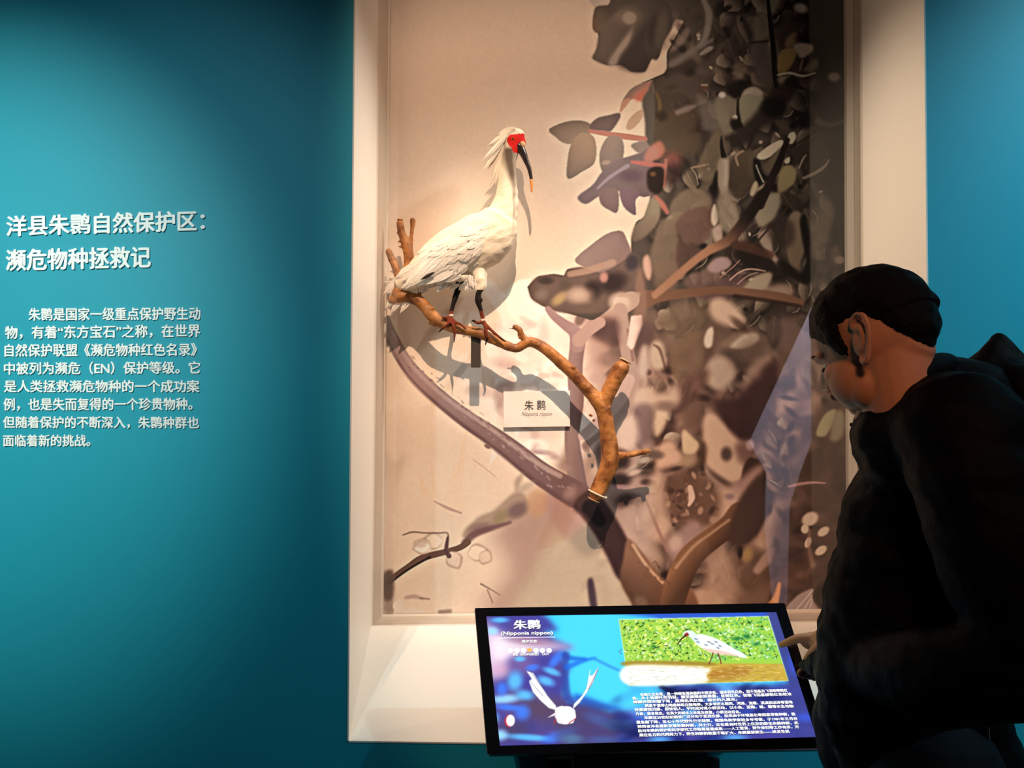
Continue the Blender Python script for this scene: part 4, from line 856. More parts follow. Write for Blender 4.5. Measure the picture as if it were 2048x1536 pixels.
nt.links.new(fr.outputs[0], mx.inputs[0]); nt.links.new(tr.outputs[0], mx.inputs[1]); nt.links.new(gl.outputs[0], mx.inputs[2]); nt.links.new(mx.outputs[0], out.inputs[0])
ga, gat = at_depth(il_b, il_t, ml_b, ml_t, DG); gb, gbt = at_depth(ir_b, ir_t, mr_b, mr_t, DG)
bm = bmesh.new(); add_slab(bm, [ga, gb, gbt, gat], Vector((0, 0.006, 0))); obj('glass_pane', bm, M_glass, case)

# printed backdrop at the back of the case
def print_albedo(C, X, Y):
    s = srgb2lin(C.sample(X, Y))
    # dark foliage brightened towards the top to offset the lamps' falloff
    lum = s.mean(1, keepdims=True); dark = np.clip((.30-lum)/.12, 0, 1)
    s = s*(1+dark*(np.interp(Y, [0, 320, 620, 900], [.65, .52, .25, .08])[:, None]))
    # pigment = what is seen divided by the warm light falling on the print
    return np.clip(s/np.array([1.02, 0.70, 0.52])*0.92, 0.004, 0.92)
VT = (2.86-ml_b.z)/(ZT-ml_b.z)
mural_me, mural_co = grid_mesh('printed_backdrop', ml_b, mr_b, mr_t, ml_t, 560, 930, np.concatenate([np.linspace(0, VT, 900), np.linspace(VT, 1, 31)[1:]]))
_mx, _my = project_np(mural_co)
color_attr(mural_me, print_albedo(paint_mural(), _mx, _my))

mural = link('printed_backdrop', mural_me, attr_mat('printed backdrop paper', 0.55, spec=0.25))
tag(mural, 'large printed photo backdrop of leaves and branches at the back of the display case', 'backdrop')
bm = bmesh.new(); add_slab(bm, [ml_b, mr_b, mr_t, ml_t], Vector((0, 0.02, 0)))
bmesh.ops.translate(bm, verts=bm.verts[:], vec=(0, 0.001, 0))
obj('backing_board', bm, M_frame, case)

# ---------------------------------------------------------------- white lettering on the teal wall
M_letter = mat('white cut lettering', (0.93, 0.93, 0.91), 0.5, 0.3)
PW = lambda px, py: P(px, py, D1-0.0005)
hd = thing('wall_heading', 'large white Chinese heading lettering in two lines on the teal wall', 'lettering', PW(210, 490))
text_line('text_line', '洋县朱鹮自然保护区：', PW, (14, 474), (411, 462), (14, 432), M_letter, hd, 0.031, 0.003)
text_line('text_line', '濒危物种拯救记', PW, (13, 543), (303, 536), (13, 499), M_letter, hd, 0.031, 0.003)
pg = thing('wall_paragraph', 'smaller white Chinese paragraph lettering in eight lines below the heading', 'lettering', PW(205, 755))
for s_, S, E, U in (
    ('朱鹮是国家一级重点保护野生动', (58, 642), (402, 640), (58, 616)),
    ('物，有着“东方宝石”之称，在世界', (11, 679), (402, 675), (11, 652)),
    ('自然保护联盟《濒危物种红色名录》', (10, 714), (395, 712), (10, 688)),
    ('中被列为濒危（EN）保护等级。它', (9, 750), (401, 748), (9, 724)),
    ('是人类拯救濒危物种的一个成功案', (9, 785), (400, 785), (9, 760)),
    ('例，也是失而复得的一个珍贵物种。', (8, 822), (386, 821), (8, 796)),
    ('但随着保护的不断深入，朱鹮种群也', (7, 857), (399, 858), (7, 832)),
    ('面临着新的挑战。', (7, 893), (182, 893), (7, 869))):
    text_line('text_line', s_, PW, S, E, U, M_letter, pg, 0.027, 0.002)

# board added behind the camera, cut to the reflection wanted in the case glass
def M_(px, py, y=-0.8):
    q = P(px, py, 2*DG-y); return Vector((q.x, y, q.z))
bd = [M_(1728, 392), M_(1500, 886), M_(1533, 946), M_(1530, 1062), M_(1546, 1208), M_(1575, 1208), M_(1580, 1010), M_(1606, 930), M_(1640, 842), M_(1640, 760), M_(1682, 560), M_(1700, 470)]
zmin = min(p.z for p in bd)
bm = bmesh.new(); add_slab(bm, bd, Vector((0, -0.03, 0)))
M_board = mat('pale lilac reflection board', (0.62, 0.58, 0.66), 0.6, 0.2, var=0.25, vscale=2.2)
tag(obj('reflection_board', bm, M_board), 'pale lilac board added behind the camera to give the case glass its reflection', 'board')

# unseen plate added to trim the case beam, with can and stem
M_can = mat('matt black mask housing', (0.01, 0.01, 0.011), 0.6, 0.2)
def beam_mask(label, L, t, x0, x1, z0, z1, wl=.32):
    k = thing('added_beam_mask', label, 'beam mask', L+Vector((0, -.05, .1)))
    y = L.y+(D1-L.y)*t
    c = [L+(Vector((x, D1, z))-L)*t for x, z in ((x0, z0), (x1, z0), (x1, z1), (x0, z1))]
    m = sum(c, Vector())/4; w = .32
    o = [Vector((m.x+a, y, m.z+b*max(w, wl*.7))) for a, b in ((-wl, -1), (w, -1), (w, 1), (-wl, 1))]
    bm = bmesh.new(); T2 = Vector((0, -.003, 0))
    A = [bm.verts.new(p) for p in o]; B = [bm.verts.new(p) for p in c]; A2 = [bm.verts.new(p+T2) for p in o]; B2 = [bm.verts.new(p+T2) for p in c]
    for i in range(4):
        j = (i+1) % 4
        bm.faces.new((A[i], A[j], B[j], B[i])); bm.faces.new((A2[i], B2[i], B2[j], A2[j])); bm.faces.new((A[i], A2[i], A2[j], A[j])); bm.faces.new((B[i], B[j], B2[j], B2[i]))
    obj('mask_plate', bm, M_can, k)
    d = (m-L).normalized(); bm = bmesh.new(); q = d.to_track_quat('Z', 'Y').to_matrix().to_4x4()
    bmesh.ops.create_cone(bm, cap_ends=True, segments=24, radius1=.045, radius2=.055, depth=.16, matrix=Matrix.Translation(L-d*.10) @ q); obj('mask_can', bm, M_can, k, True)
    bm = bmesh.new(); add_tube(bm, [L-d*.10, L-d*.10+Vector((0, 0, CZ-L.z-.001+d.z*.10))], [.008, .008], 10, 1, cap=False)
    add_tube(bm, [L-d*.10, Vector((m.x, y-.001, m.z+.31))], [.005, .005], 8, 1, cap=False); obj('mask_stem', bm, M_can, k)
beam_mask('black beam mask plate with can and stem, added out of view above the case front', L_CASE, .12, -0.37, 0.96, 1.50, 3.3)
# ---------------------------------------------------------------- crested ibis on its branch
YB = 2.462
PB = lambda px, py, dy=0.0: P(px, py, YB+dy)
K = mpp(YB)
M_plume = bpy.data.materials.new('ibis plumage and skin'); M_plume.use_nodes = True
_nt = M_plume.node_tree; _b = _nt.nodes['Principled BSDF']
_a = _nt.nodes.new('ShaderNodeVertexColor'); _a.layer_name = 'pigment'; _nt.links.new(_a.outputs['Color'], _b.inputs['Base Color'])
_b.inputs['Roughness'].default_value = 0.7; _b.inputs['Specular IOR Level'].default_value = 0.15
_tc = _nt.nodes.new('ShaderNodeTexCoord'); _mp = _nt.nodes.new('ShaderNodeMapping'); _mp.inputs['Rotation'].default_value = (0, math.radians(35), 0); _mp.inputs['Scale'].default_value = (22, 60, 60)
_n = _nt.nodes.new('ShaderNodeTexNoise'); _n.inputs['Scale'].default_value = 1.0; _n.inputs['Detail'].default_value = 5
_bp = _nt.nodes.new('ShaderNodeBump'); _bp.inputs['Strength'].default_value = 0.35; _bp.inputs['Distance'].default_value = 0.006
_nt.links.new(_tc.outputs['Object'], _mp.inputs[0]); _nt.links.new(_mp.outputs[0], _n.inputs['Vector']); _nt.links.new(_n.outputs['Fac'], _bp.inputs['Height']); _nt.links.new(_bp.outputs[0], _b.inputs['Normal'])
M_quill = mat('white feathers', (0.80, 0.76, 0.70), 0.65, 0.15, bump=0.15, bscale=120)
M_quill_p = mat('cream crest feathers', (0.80, 0.72, 0.60), 0.65, 0.15)
M_black_f = mat('dark flight feather', (0.03, 0.025, 0.025), 0.6, 0.2)
M_beak = mat('dark horn beak', (0.030, 0.022, 0.022), 0.25, 0.5)
M_beak_tip = mat('orange beak tip', (0.75, 0.32, 0.10), 0.35, 0.4)
M_eye = mat('orange iris', (0.5, 0.10, 0.02), 0.1, 0.6)
M_pupil = mat('black pupil', (0.01, 0.008, 0.008), 0.05, 0.7)

ibis = thing('crested_ibis', 'white crested ibis with red face standing on the driftwood branch, head turned to the right', 'bird', PB(935, 640))
bm = bmesh.new()
# trunk: (px, py, half height px, half depth m)
trunk = [(792, 570, 14, .022), (815, 562, 22, .034), (842, 547, 32, .046), (872, 526, 43, .056), (905, 505, 50, .062), (938, 493, 56, .064), (964, 480, 57, .062), (987, 461, 51, .057), (1004, 434, 37, .047)]
def add_loft(bm, st, seg=24):
    rings = []
    pts = [PB(s[0], s[1]) for s in st]
    for i, s in enumerate(st):
        t = (pts[min(i+1, len(st)-1)]-pts[max(i-1, 0)]).normalized(); side = Vector((0, 1, 0)); up = side.cross(t).normalized()
        rings.append([bm.verts.new(pts[i]+up*(s[2]*K)*math.cos(2*math.pi*k/seg)+side*s[3]*math.sin(2*math.pi*k/seg)) for k in range(seg)])
    for A, B in zip(rings[:-1], rings[1:]):
        for k in range(seg):
            j = (k+1) % seg; bm.faces.new((A[k], A[j], B[j], B[k]))
    bm.faces.new(rings[0][::-1]); bm.faces.new(rings[-1])
def sub_loft(st, n=4):
    a = catmull(np.array(st, float), closed=False, n=n); return [tuple(q) for q in a]
add_loft(bm, sub_loft(trunk))
neck = [(1000, 440, 34, .044), (1010, 412, 27, .034), (1014, 388, 22.5, .028), (1014, 362, 19.5, .025), (1014, 340, 18, .023), (1016, 318, 17.5, .022), (1021, 300, 18, .022), (1026, 286, 17, .021)]
add_loft(bm, sub_loft(neck))
# head, domed crown, face
add_ball(bm, PB(1026, 282), (23*K, .021, 21*K))
add_ball(bm, PB(1031, 271), (19*K, .018, 15*K)); add_ball(bm, PB(1041, 285), (11*K, .013, 14*K))
add_ball(bm, PB(1020, 296), (17*K, .019, 16*K))
# thighs
add_tube(bm, [PB(950, 524, .004), PB(957, 546, -.006), PB(962, 562, -.017), PB(963, 577, -.020)], [20*K, 16*K, 12*K, 7*K], 14)
add_tube(bm, [PB(926, 515, .016), PB(925, 545, .022), PB(921, 562, .022)], [26*K, 14*K, 7*K], 14)
# belly fluff and breast
add_ball(bm, PB(900, 548), (46*K, .045, 20*K), Euler((0, math.radians(14), 0)).to_matrix())
add_ball(bm, PB(1007, 460), (28*K, .046, 44*K))
# legs: tarsus with heel knob
LEG_F = [PB(963, 572, -.020), PB(957, 588, -.021), PB(956, 602, -.021), PB(961, 618, -.020), PB(967, 642, -.018)]
LEG_B = [PB(922, 558, .022), PB(916, 578, .020), PB(911, 594, .016), PB(906, 610, .010), PB(900, 634, -.004)]
for L in (LEG_F, LEG_B):
    add_tube(bm, L, [5.6*K, 5.8*K, 6.4*K, 4.6*K, 4.4*K], 12)
add_ball(bm, PB(961, 600, -.021), 5*K); add_ball(bm, PB(917, 583, .019), 5*K)
# toes gripping the branch
TOES = [
    [(967, 642, -.018), (956, 646, -.026), (947, 641, -.030), (943, 643, -.030)],
    [(967, 644, -.018), (982, 660, -.024), (1000, 675, -.026), (1012, 684, -.024)],
    [(968, 645, -.018), (972, 662, -.028), (974, 678, -.026), (970, 691, -.022)],
    [(900, 634, -.004), (892, 636, -.014), (886, 635, -.018), (883, 634, -.020)],
    [(900, 636, -.004), (895, 648, -.022), (886, 656, -.024), (877, 665, -.022)],
    [(901, 636, -.004), (907, 652, -.024), (909, 668, -.024), (908, 685, -.020)],
    [(902, 636, -.004), (912, 645, -.020), (922, 649, -.024), (932, 659, -.022)]]
for T_ in TOES:
    add_tube(bm, [PB(*q) for q in T_], [4.0*K, 3.4*K, 2.8*K, 1.6*K], 10)
body = fuse(bm, 0.0026, 9, .6)
v = verts_np(body); nrm = normals_np(body)
px_, py_ = project_np(v)
# soft feather tracts
dsp = np.array([mnoise.noise(Vector((q[0]*26+q[2]*18, q[1]*30, q[2]*44-q[0]*22))) for q in v])
leg = ((py_ > 574) & (px_ < 945)) | ((py_ > 580) & (px_ >= 945) & (px_ < 985)) | (py_ > 625)
leg &= (px_ > 865)
leg |= (py_ > 563) & (px_ > 900) & (px_ < 930) & (np.abs(px_-(922-(py_-558)*.3)) < 9)
v = v+nrm*(dsp*.0028*(~leg) * np.clip((py_-330)/60, 0.15, 1))[:, None]
set_verts(body, v)
col = np.empty((len(v), 3)); col[:] = srgb2lin((238, 226, 206))
cx_ = np.interp(py_, [292, 320, 345, 372, 420, 470], [1017, 1018, 1023, 1028, 1028, 1026]); hw_ = np.interp(py_, [292, 305, 330, 350, 372, 400, 470], [19, 21, 16, 11, 6, 3, 2.5])
gre = np.clip(1.25-np.abs(px_-cx_)/hw_, 0, 1)*np.clip((py_-290)/8, 0, 1)*np.interp(py_, [350, 380, 430, 480], [.95, .55, .4, 0])
g2 = np.clip(1.2-np.hypot((px_-1010)/12, (py_-302)/16), 0, 1)*.7
gre = np.clip(np.maximum(gre, g2), 0, .95)[:, None]
col = col*(1-gre)+srgb2lin((84, 66, 55))*gre  # grey-brown neck streak, partly shade painted into the plumage
red = ((px_-1035)/21)**2+((py_-281)/17)**2 < 1
red &= (py_ > 266+0.10*(1052-px_)) & (px_ > 1009) & (py_ < 302-(1035-px_)*.12)
red |= ((px_-1033)/9)**2+((py_-297)/9)**2 < 1
col[red] = srgb2lin((206, 30, 26))
col[leg] = srgb2lin((24, 18, 17))
foot = leg & (py_ > 622)
col[foot] = srgb2lin((106, 44, 26))
claw = leg & ((py_ > 676) | (px_ < 884) | ((py_ < 646) & (px_ > 935) & (px_ < 950)) | (px_ > 1003) | ((px_ < 882) & (py_ > 655)))
col[claw] = srgb2lin((26, 18, 16))
color_attr(body, col)
ibody = link('body', body, M_plume, ibis, True)

# beak: long, down-curved, red base cap is on the head
bm = bmesh.new()
BK_ = [(1038, 292), (1046, 306), (1052, 321), (1058, 336), (1061.5, 352), (1062.5, 360)]
add_tube(bm, [PB(q[0], q[1], -.006+.000*i) for i, q in enumerate(BK_)], [9.5*K, 7.5*K, 5.6*K, 4.4*K, 3.6*K, 3.2*K], 14, flat=((0, 1, 0), .8))
bk = obj('beak', bm, M_beak, ibis, True)
bm = bmesh.new(); add_tube(bm, [PB(1062.5, 360, -.006), PB(1063.5, 372, -.006), PB(1063, 383, -.006)], [3.2*K, 2.9*K, 1.8*K], 12)
tag(obj('beak_tip', bm, M_beak_tip, bk, True), 'orange tip')
bm = bmesh.new(); add_ball(bm, PB(1045, 289, -.012), (6*K, .006, 7*K)); 
tag(obj('beak_base', bm, mat('pale horn cap', (0.62, 0.40, 0.22), 0.5, 0.3), bk, True), 'pale horn cap at the beak base')
# eye on the near side
ec = PB(1026, 277.5, -.0195)
bm = bmesh.new(); add_ball(bm, ec, .0052, seg=16, rings=10); ey = obj('eye', bm, M_eye, ibis, True)
bm = bmesh.new(); add_ball(bm, ec+Vector((0, -.0036, 0)), .0026, seg=12, rings=8); obj('pupil', bm, M_pupil, ey, True)
# crest: loose plumes from the crown and nape
def add_feather(bm, root, tip, w, normal, curl=0.0, n=7, th=.0009):
    """leaf shaped feather with a raised shaft, as a thin closed solid"""
    ax = tip-root; L = ax.length; t = ax.normalized(); s = normal.cross(t).normalized(); nn = t.cross(s)
    top, bot = [], []
    for i in range(n+1):
        u = i/n; ww = w*(math.sin(math.pi*min(1, u*.9+.1))**.6)*(1 if u < .6 else max(.02, 1-((u-.6)/.4)**2))
        c = root+t*(L*u)+nn*(curl*math.sin(math.pi*u*.5)*L)
        top.append([bm.verts.new(c-s*ww), bm.verts.new(c+nn*(th+w*.10)), bm.verts.new(c+s*ww)])
        bot.append(bm.verts.new(c-nn*th))
    for i in range(n):
        for a in (0, 1): bm.faces.new((top[i][a], top[i][a+1], top[i+1][a+1], top[i+1][a]))
        bm.faces.new((top[i][0], top[i+1][0], bot[i+1], bot[i])); bm.faces.new((bot[i], bot[i+1], top[i+1][2], top[i][2]))
    bm.faces.new((top[0][0], bot[0], top[0][2], top[0][1])); bm.faces.new((top[n][0], top[n][1], top[n][2], bot[n]))
rf = random.Random(3)
cr = [((1022, 262), (975, 292), 4.5), ((1016, 262), (972, 300), 4), ((1018, 266), (985, 290), 5), ((1014, 270), (964, 323), 3.6), ((1010, 276), (964, 345), 3.8), ((1008, 282), (976, 338), 3.4), ((1010, 280), (988, 330), 5), ((1006, 290), (979, 373), 4.2), ((1008, 294), (985, 362), 4), ((1008, 298), (990, 372), 3.8), ((1004, 296), (986, 345), 5), ((1006, 286), (970, 330), 3), ((1030, 257), (994, 270), 6), ((1036, 259), (1004, 266), 6), ((1006, 300), (995, 350), 5), ((1012, 268), (978, 308), 4)]
bm = bmesh.new()
for i, (a, b, wd) in enumerate(cr):
    dy = rf.uniform(-.016, .008)
    add_feather(bm, PB(a[0], a[1], dy*.6-.012), PB(b[0], b[1], dy-.006), wd*1.35*K, Vector((0, -1, 0)), rf.uniform(-.05, .02))
obj('crest', bm, M_quill_p, ibis)
# folded wing: overlapping rows of covert and flight feathers on the near flank
bm = bmesh.new()
bvh_src = ibody.data
from mathutils.bvhtree import BVHTree
bvh = BVHTree.FromPolygons([tuple(q) for q in v], [tuple(p.vertices) for p in bvh_src.polygons])
def on_flank(px, py, lift=.001):
    d = ray(px, py); h = bvh.ray_cast(Vector((0, 0, CAM_Z)), d.normalized())
    if h[0] is None: return None, None
    return h[0]+h[1]*lift, h[1]
nf = 0
for row in range(9):
    for k in range(7):
        cx = 978-row*17-k*4+rf.uniform(-3, 3); cy = 452+row*7.0+k*13-6+rf.uniform(-3, 3)
        L = 24+row*3.6; W = 7.5+row*.5
        a = math.radians(146+rf.uniform(-9, 9)-k*2)
        p0, n0 = on_flank(cx, cy, .0002); p1, n1 = on_flank(cx+math.cos(a)*L, cy+math.sin(a)*L, .0018)
        if p0 is None or p1 is None: continue
        add_feather(bm, p0, p1, W*K, n0, .02, 6, .0006); nf += 1
for i in range(9):
    p0, n0 = on_flank(858+i*8, 523+i*3.4, .002); p1 = PB(806+i*7.0, 578-i*2.0+(i % 2)*3, -.040+.001*i)
    if p0 is not None: add_feather(bm, p0, p1, 9*K, n0, .03, 7, .0007); nf += 1
wing = obj('wing', bm, M_quill, ibis)
bm = bmesh.new(); add_feather(bm, PB(868, 545, -.058), PB(842, 558, -.054), 2.8*K, Vector((0, -1, -.2)), .02, 7, .0007); add_feather(bm, PB(863, 549, -.057), PB(840, 560, -.052), 2.2*K, Vector((0, -1, -.2)), .02, 7, .0007)
tag(obj('dark_primary', bm, M_black_f, wing), 'black wing tip feather')
# tail and vent feathers
bm = bmesh.new()
for i, (a, b, wd) in enumerate([((826, 555), (776, 556), 9), ((826, 560), (776, 572), 10), ((828, 566), (778, 590), 10), ((830, 570), (783, 612), 9), ((830, 572), (790, 622), 9), ((832, 574), (800, 628), 8), ((834, 574), (812, 616), 8), ((838, 572), (822, 600), 8), ((800, 560), (768, 566), 8), ((820, 548), (778, 542), 7), ((806, 556), (766, 590), 10), ((800, 575), (770, 620), 8), ((812, 580), (780, 630), 7)]):
    add_feather(bm, PB(a[0], a[1], .010-.003*i % .02), PB(b[0], b[1], .004+.0025*(i % 5)), wd*K, Vector((0, -1, 0)), .03, 7, .0007)
obj('tail', bm, M_quill, ibis)
bm = bmesh.new()
for i in range(16):
    x = 850+i*7; y = 572-i*.4+rf.uniform(-4, 4)
    add_feather(bm, PB(x, y-8, -.03+rf.uniform(0, .03)), PB(x-16+rf.uniform(-6, 6), y+12+rf.uniform(-6, 8)*(i < 12), -.02+rf.uniform(0, .03)), 5*K, Vector((0, -1, 0)), .02, 5, .0006)
for (a, b) in (((938, 550), (948, 578)), ((944, 552), (940, 574)), ((972, 545), (962, 580)), ((955, 548), (952, 582)), ((966, 552), (972, 576)), ((928, 548), (918, 566))):
    add_feather(bm, PB(a[0], a[1], -.03), PB(b[0], b[1], -.024), 5*K, Vector((0, -1, 0)), .0, 5, .0006)
obj('belly_plumes', bm, M_quill, ibis)
# rings on the legs
for nm, c in (('leg_ring', PB(902, 631, -.003)), ('leg_ring', PB(966, 640, -.018))):
    bm = bmesh.new(); add_tube(bm, [c+Vector((-.001, 0, .003)), c+Vector((0, 0, -.003))], [5.2*K, 5.2*K], 12, 1, cap=False)
    tag(obj(nm, bm, mat('pale leg ring', (0.75, 0.62, 0.5), 0.4, 0.4), ibis), 'pale ring')

# ---------------------------------------------------------------- driftwood branch
M_wood = bpy.data.materials.new('barkless driftwood'); M_wood.use_nodes = True
_nt = M_wood.node_tree; _b = _nt.nodes['Principled BSDF']; _b.inputs['Roughness'].default_value = 0.45; _b.inputs['Specular IOR Level'].default_value = 0.35
_tc = _nt.nodes.new('ShaderNodeTexCoord'); _n = _nt.nodes.new('ShaderNodeTexNoise'); _n.inputs['Scale'].default_value = 26; _n.inputs['Detail'].default_value = 7
_r = _nt.nodes.new('ShaderNodeValToRGB'); _r.color_ramp.elements[0].position = .32; _r.color_ramp.elements[0].color = (0.13, 0.040, 0.011, 1); _r.color_ramp.elements[1].position = .68; _r.color_ramp.elements[1].color = (0.50, 0.215, 0.062, 1)
_bp = _nt.nodes.new('ShaderNodeBump'); _bp.inputs['Strength'].default_value = .35; _bp.inputs['Distance'].default_value = .005
_n2 = _nt.nodes.new('ShaderNodeTexNoise'); _n2.inputs['Scale'].default_value = 130; _n2.inputs['Detail'].default_value = 4
for a_, b_ in ((_tc.outputs['Object'], _n.inputs['Vector']), (_tc.outputs['Object'], _n2.inputs['Vector']), (_n.outputs['Fac'], _r.inputs[0]), (_r.outputs[0], _b.inputs['Base Color']), (_n2.outputs['Fac'], _bp.inputs['Height']), (_bp.outputs[0], _b.inputs['Normal'])): _nt.links.new(a_, b_)
M_cut = mat('pale sawn wood end', (0.62, 0.42, 0.24), 0.6, 0.2, var=.2, vscale=60)
M_tie = mat('off white cable tie', (0.78, 0.70, 0.58), 0.4, 0.4)
branch = thing('driftwood_branch', 'bare orange brown driftwood branch the ibis stands on, forked at its lower end', 'branch', PB(1000, 720))
PBR = lambda px, py, r, dy=0.0: (P(px, py, YB+.004+dy), r*K)
limbs = [
    [PBR(797, 592, 15), PBR(815, 594, 12.5), PBR(832, 598, 12), PBR(848, 611, 12), PBR(862, 629, 12.5), PBR(880, 644, 11.5), PBR(905, 655, 10.5), PBR(935, 662, 10), PBR(962, 667, 11.5), PBR(985, 678, 10.5), PBR(1010, 690, 9.5), PBR(1032, 697, 8.5), PBR(1046, 690, 9), PBR(1062, 684, 10.5), PBR(1085, 694, 11), PBR(1112, 715, 12), PBR(1142, 744, 12.5), PBR(1170, 773, 13), PBR(1192, 798, 14.5), PBR(1207, 820, 15)],
    [PBR(1207, 815, 14), PBR(1215, 790, 15), PBR(1228, 762, 16), PBR(1243, 735, 16.5)],
    [PBR(1206, 810, 14), PBR(1211, 840, 16), PBR(1215, 872, 16.5), PBR(1220, 905, 18), PBR(1218, 932, 18), PBR(1207, 958, 17), PBR(1194, 986, 17)],
    [PBR(1222, 914, 12), PBR(1240, 911, 8), PBR(1262, 909, 6.5), PBR(1282, 905, 5.5), PBR(1298, 902, 4.5)],
    [PBR(795, 592, 14), PBR(803, 574, 13), PBR(812, 555, 11.5), PBR(818, 530, 10.5), PBR(816, 503, 10), PBR(810, 482, 9.5), PBR(803, 466, 7.5), PBR(800, 446, 7)],
    [PBR(816, 503, 8), PBR(822, 480, 5), PBR(824, 460, 4.5), PBR(826, 446, 5.5), PBR(825, 440, 6)],
    [PBR(804, 572, 10), PBR(796, 548, 8.5), PBR(787, 526, 7.5), PBR(777, 503, 7)],
    [PBR(838, 592, 5), PBR(838, 575, 4), PBR(837, 556, 2.4), PBR(838, 549, 1.6)], [PBR(837, 556, 2.2), PBR(828, 550, 1.8), PBR(821, 546, 1.4)],
    [PBR(1056, 685, 8), PBR(1044, 672, 6, -.004), PBR(1039, 660, 6, -.006), PBR(1030, 654, 5.5, -.006)], [PBR(1036, 658, 2), PBR(1018, 657, 1.3)], [PBR(1037, 668, 3), PBR(1040, 676, 3, -.008)],
    [PBR(872, 648, 6), PBR(858, 647, 2)], [PBR(808, 480, 5), PBR(796, 484, 2)], [PBR(806, 466, 4), PBR(794, 466, 1.4)], [PBR(812, 495, 5), PBR(797, 493, 1.6)],
    [PBR(1180, 830, 3), PBR(1184, 832, 2)], [PBR(796, 596, 12), PBR(783, 600, 9)]]
bm = bmesh.new()
for L in limbs:
    add_tube(bm, [q[0] for q in L], [q[1] for q in L], 14, 5)
for (x, y, r) in ((1146, 735, 5), (1218, 815, 4), (1188, 841, 3.4), (1228, 752, 3.4), (1236, 746, 3), (1255, 911, 5), (1290, 905, 5), (866, 617, 4), (890, 640, 3.5), (1078, 690, 4)):
    add_ball(bm, P(x, y, YB-.010), r*K)
wood = fuse(bm, 0.0028, 3)
vw = verts_np(wood); nw = normals_np(wood)
ds = np.array([mnoise.noise(Vector((q[0]*20, q[1]*60, q[2]*20)))*.0020+mnoise.noise(Vector((q[0]*70, q[1]*70, q[2]*70)))*.0012 for q in vw])
set_verts(wood, vw+nw*ds[:, None])
link('limb', wood, M_wood, branch, True)
def disc(name, c, n, r, m, parent, th=.003):
    bm = bmesh.new(); q = n.to_track_quat('Z', 'Y').to_matrix().to_4x4()
    bmesh.ops.create_cone(bm, cap_ends=True, segments=24, radius1=r, radius2=r*.96, depth=th, matrix=Matrix.Translation(c) @ q)
    return obj(name, bm, m, parent)
d_ = (PBR(1243, 735, 1)[0]-PBR(1228, 762, 1)[0]).normalized()
disc('cut_end', PBR(1243, 735, 1)[0]+d_*(15.5*K), d_, 13*K, M_cut, branch)
disc('cut_end', PBR(800, 446, 1)[0]+Vector((0, 0, 6.5*K)), Vector((0, 0, 1)), 6*K, M_wood, branch)
d_ = (PBR(1194, 986, 1)[0]-PBR(1207, 958, 1)[0]).normalized()
disc('cut_end', PBR(1194, 986, 1)[0]+d_*(15*K), d_, 13*K, M_cut, branch)
bm = bmesh.new(); c0 = PBR(1196, 984, 1)[0]; s_ = Vector((0, 1, 0)); u_ = d_.cross(s_)
ringpts = [c0+d_*.006+(u_*math.cos(a)+s_*math.sin(a))*(18.6*K) for a in np.linspace(0, 2*math.pi, 33)]
add_tube(bm, ringpts, [.0024]*33, 8, 1); add_ball(bm, c0+d_*.006-u_*18*K*(-1 if (u_.x < 0) else 1)*-1, (.006, .004, .004))
tag(obj('cable_tie', bm, M_tie, branch, True), 'off white tie round the lower end')
# bracket that carries the branch
M_brk = mat('dark bronze bracket', (0.075, 0.058, 0.050), 0.4, 0.5, metal=.3)
bm = bmesh.new()
a0, a1 = P(942, 668, YB+.012), P(964, 735, YB+.012)
add_box(bm, (a0.x, YB+.006, a1.z), (P(961, 700, YB).x, YB+.018, a0.z))
add_box(bm, (P(946, 700, YB).x, YB+.012, P(950, 700, YB).z), (P(957, 700, YB).x, D3-.0005, P(950, 690, YB).z))
tag(obj('bracket', bm, M_brk, None, bevel=.001), 'dark bronze upright bracket under the branch, fixed to the printed backdrop', 'bracket')
M_brk2 = mat('grey bracket edge', (0.30, 0.26, 0.25), 0.4, 0.4)
# specimen label on the backdrop
PL = lambda px, py: P(px, py, D3-.012)
lab = thing('specimen_label', 'small pale name card fixed on the backdrop below the ibis', 'label', PL(1073, 856))
bm = bmesh.new(); add_slab(bm, [PL(1007, 783), PL(1140, 781), PL(1140, 853), PL(1007, 855)], Vector((0, .0115, 0)))
obj('card', bm, mat('pale card stock', (0.80, 0.75, 0.74), 0.6, 0.25), lab, bevel=.0006)
M_ink = mat('dark grey print', (0.05, 0.055, 0.07), 0.6, 0.2); M_ink2 = mat('grey print', (0.16, 0.16, 0.19), 0.6, 0.2)
PLt = lambda px, py: P(px, py, D3-.0122)
text_line('species_name', '朱 鹮', PLt, (1049, 821), (1091, 820), (1049, 801), M_ink, lab, .006, lift=.0003)
text_line('latin_name', 'Nipponia nippon', PLt, (1043, 834.5), (1104, 834), (1043, 824), M_ink2, lab, .0, lift=.0003, shear=.3)
# ---------------------------------------------------------------- touchscreen on its stand
YT, YBt = 1.93, 1.735
oTL, oTR, oBL, oBR = P(950, 1217, YT), P(1568, 1207, YT), P(975, 1508, YBt), P(1659, 1497, YBt)
kn = (oTR-oTL).cross(oBL-oTL).normalized()
if kn.y > 0: kn = -kn
kp = (oTL+oTR+oBL+oBR)/4
def PK(px, py, lift=0.0):
    d = ray(px, py); t = (kp-Vector((0, 0, CAM_Z))+kn*lift).dot(kn)/d.dot(kn)
    return Vector((0, 0, CAM_Z))+d*t
oTL, oTR, oBL, oBR = PK(950, 1217), PK(1568, 1207), PK(975, 1508), PK(1659, 1497)
kiosk = thing('touchscreen', 'tilted black framed touchscreen showing an ibis page, standing in front of the case sill', 'screen', Vector((kp.x, 1.95, 0.30)))
M_bezel = mat('gloss black glass bezel', (0.006, 0.006, 0.008), 0.08, 0.5, coat=.6)
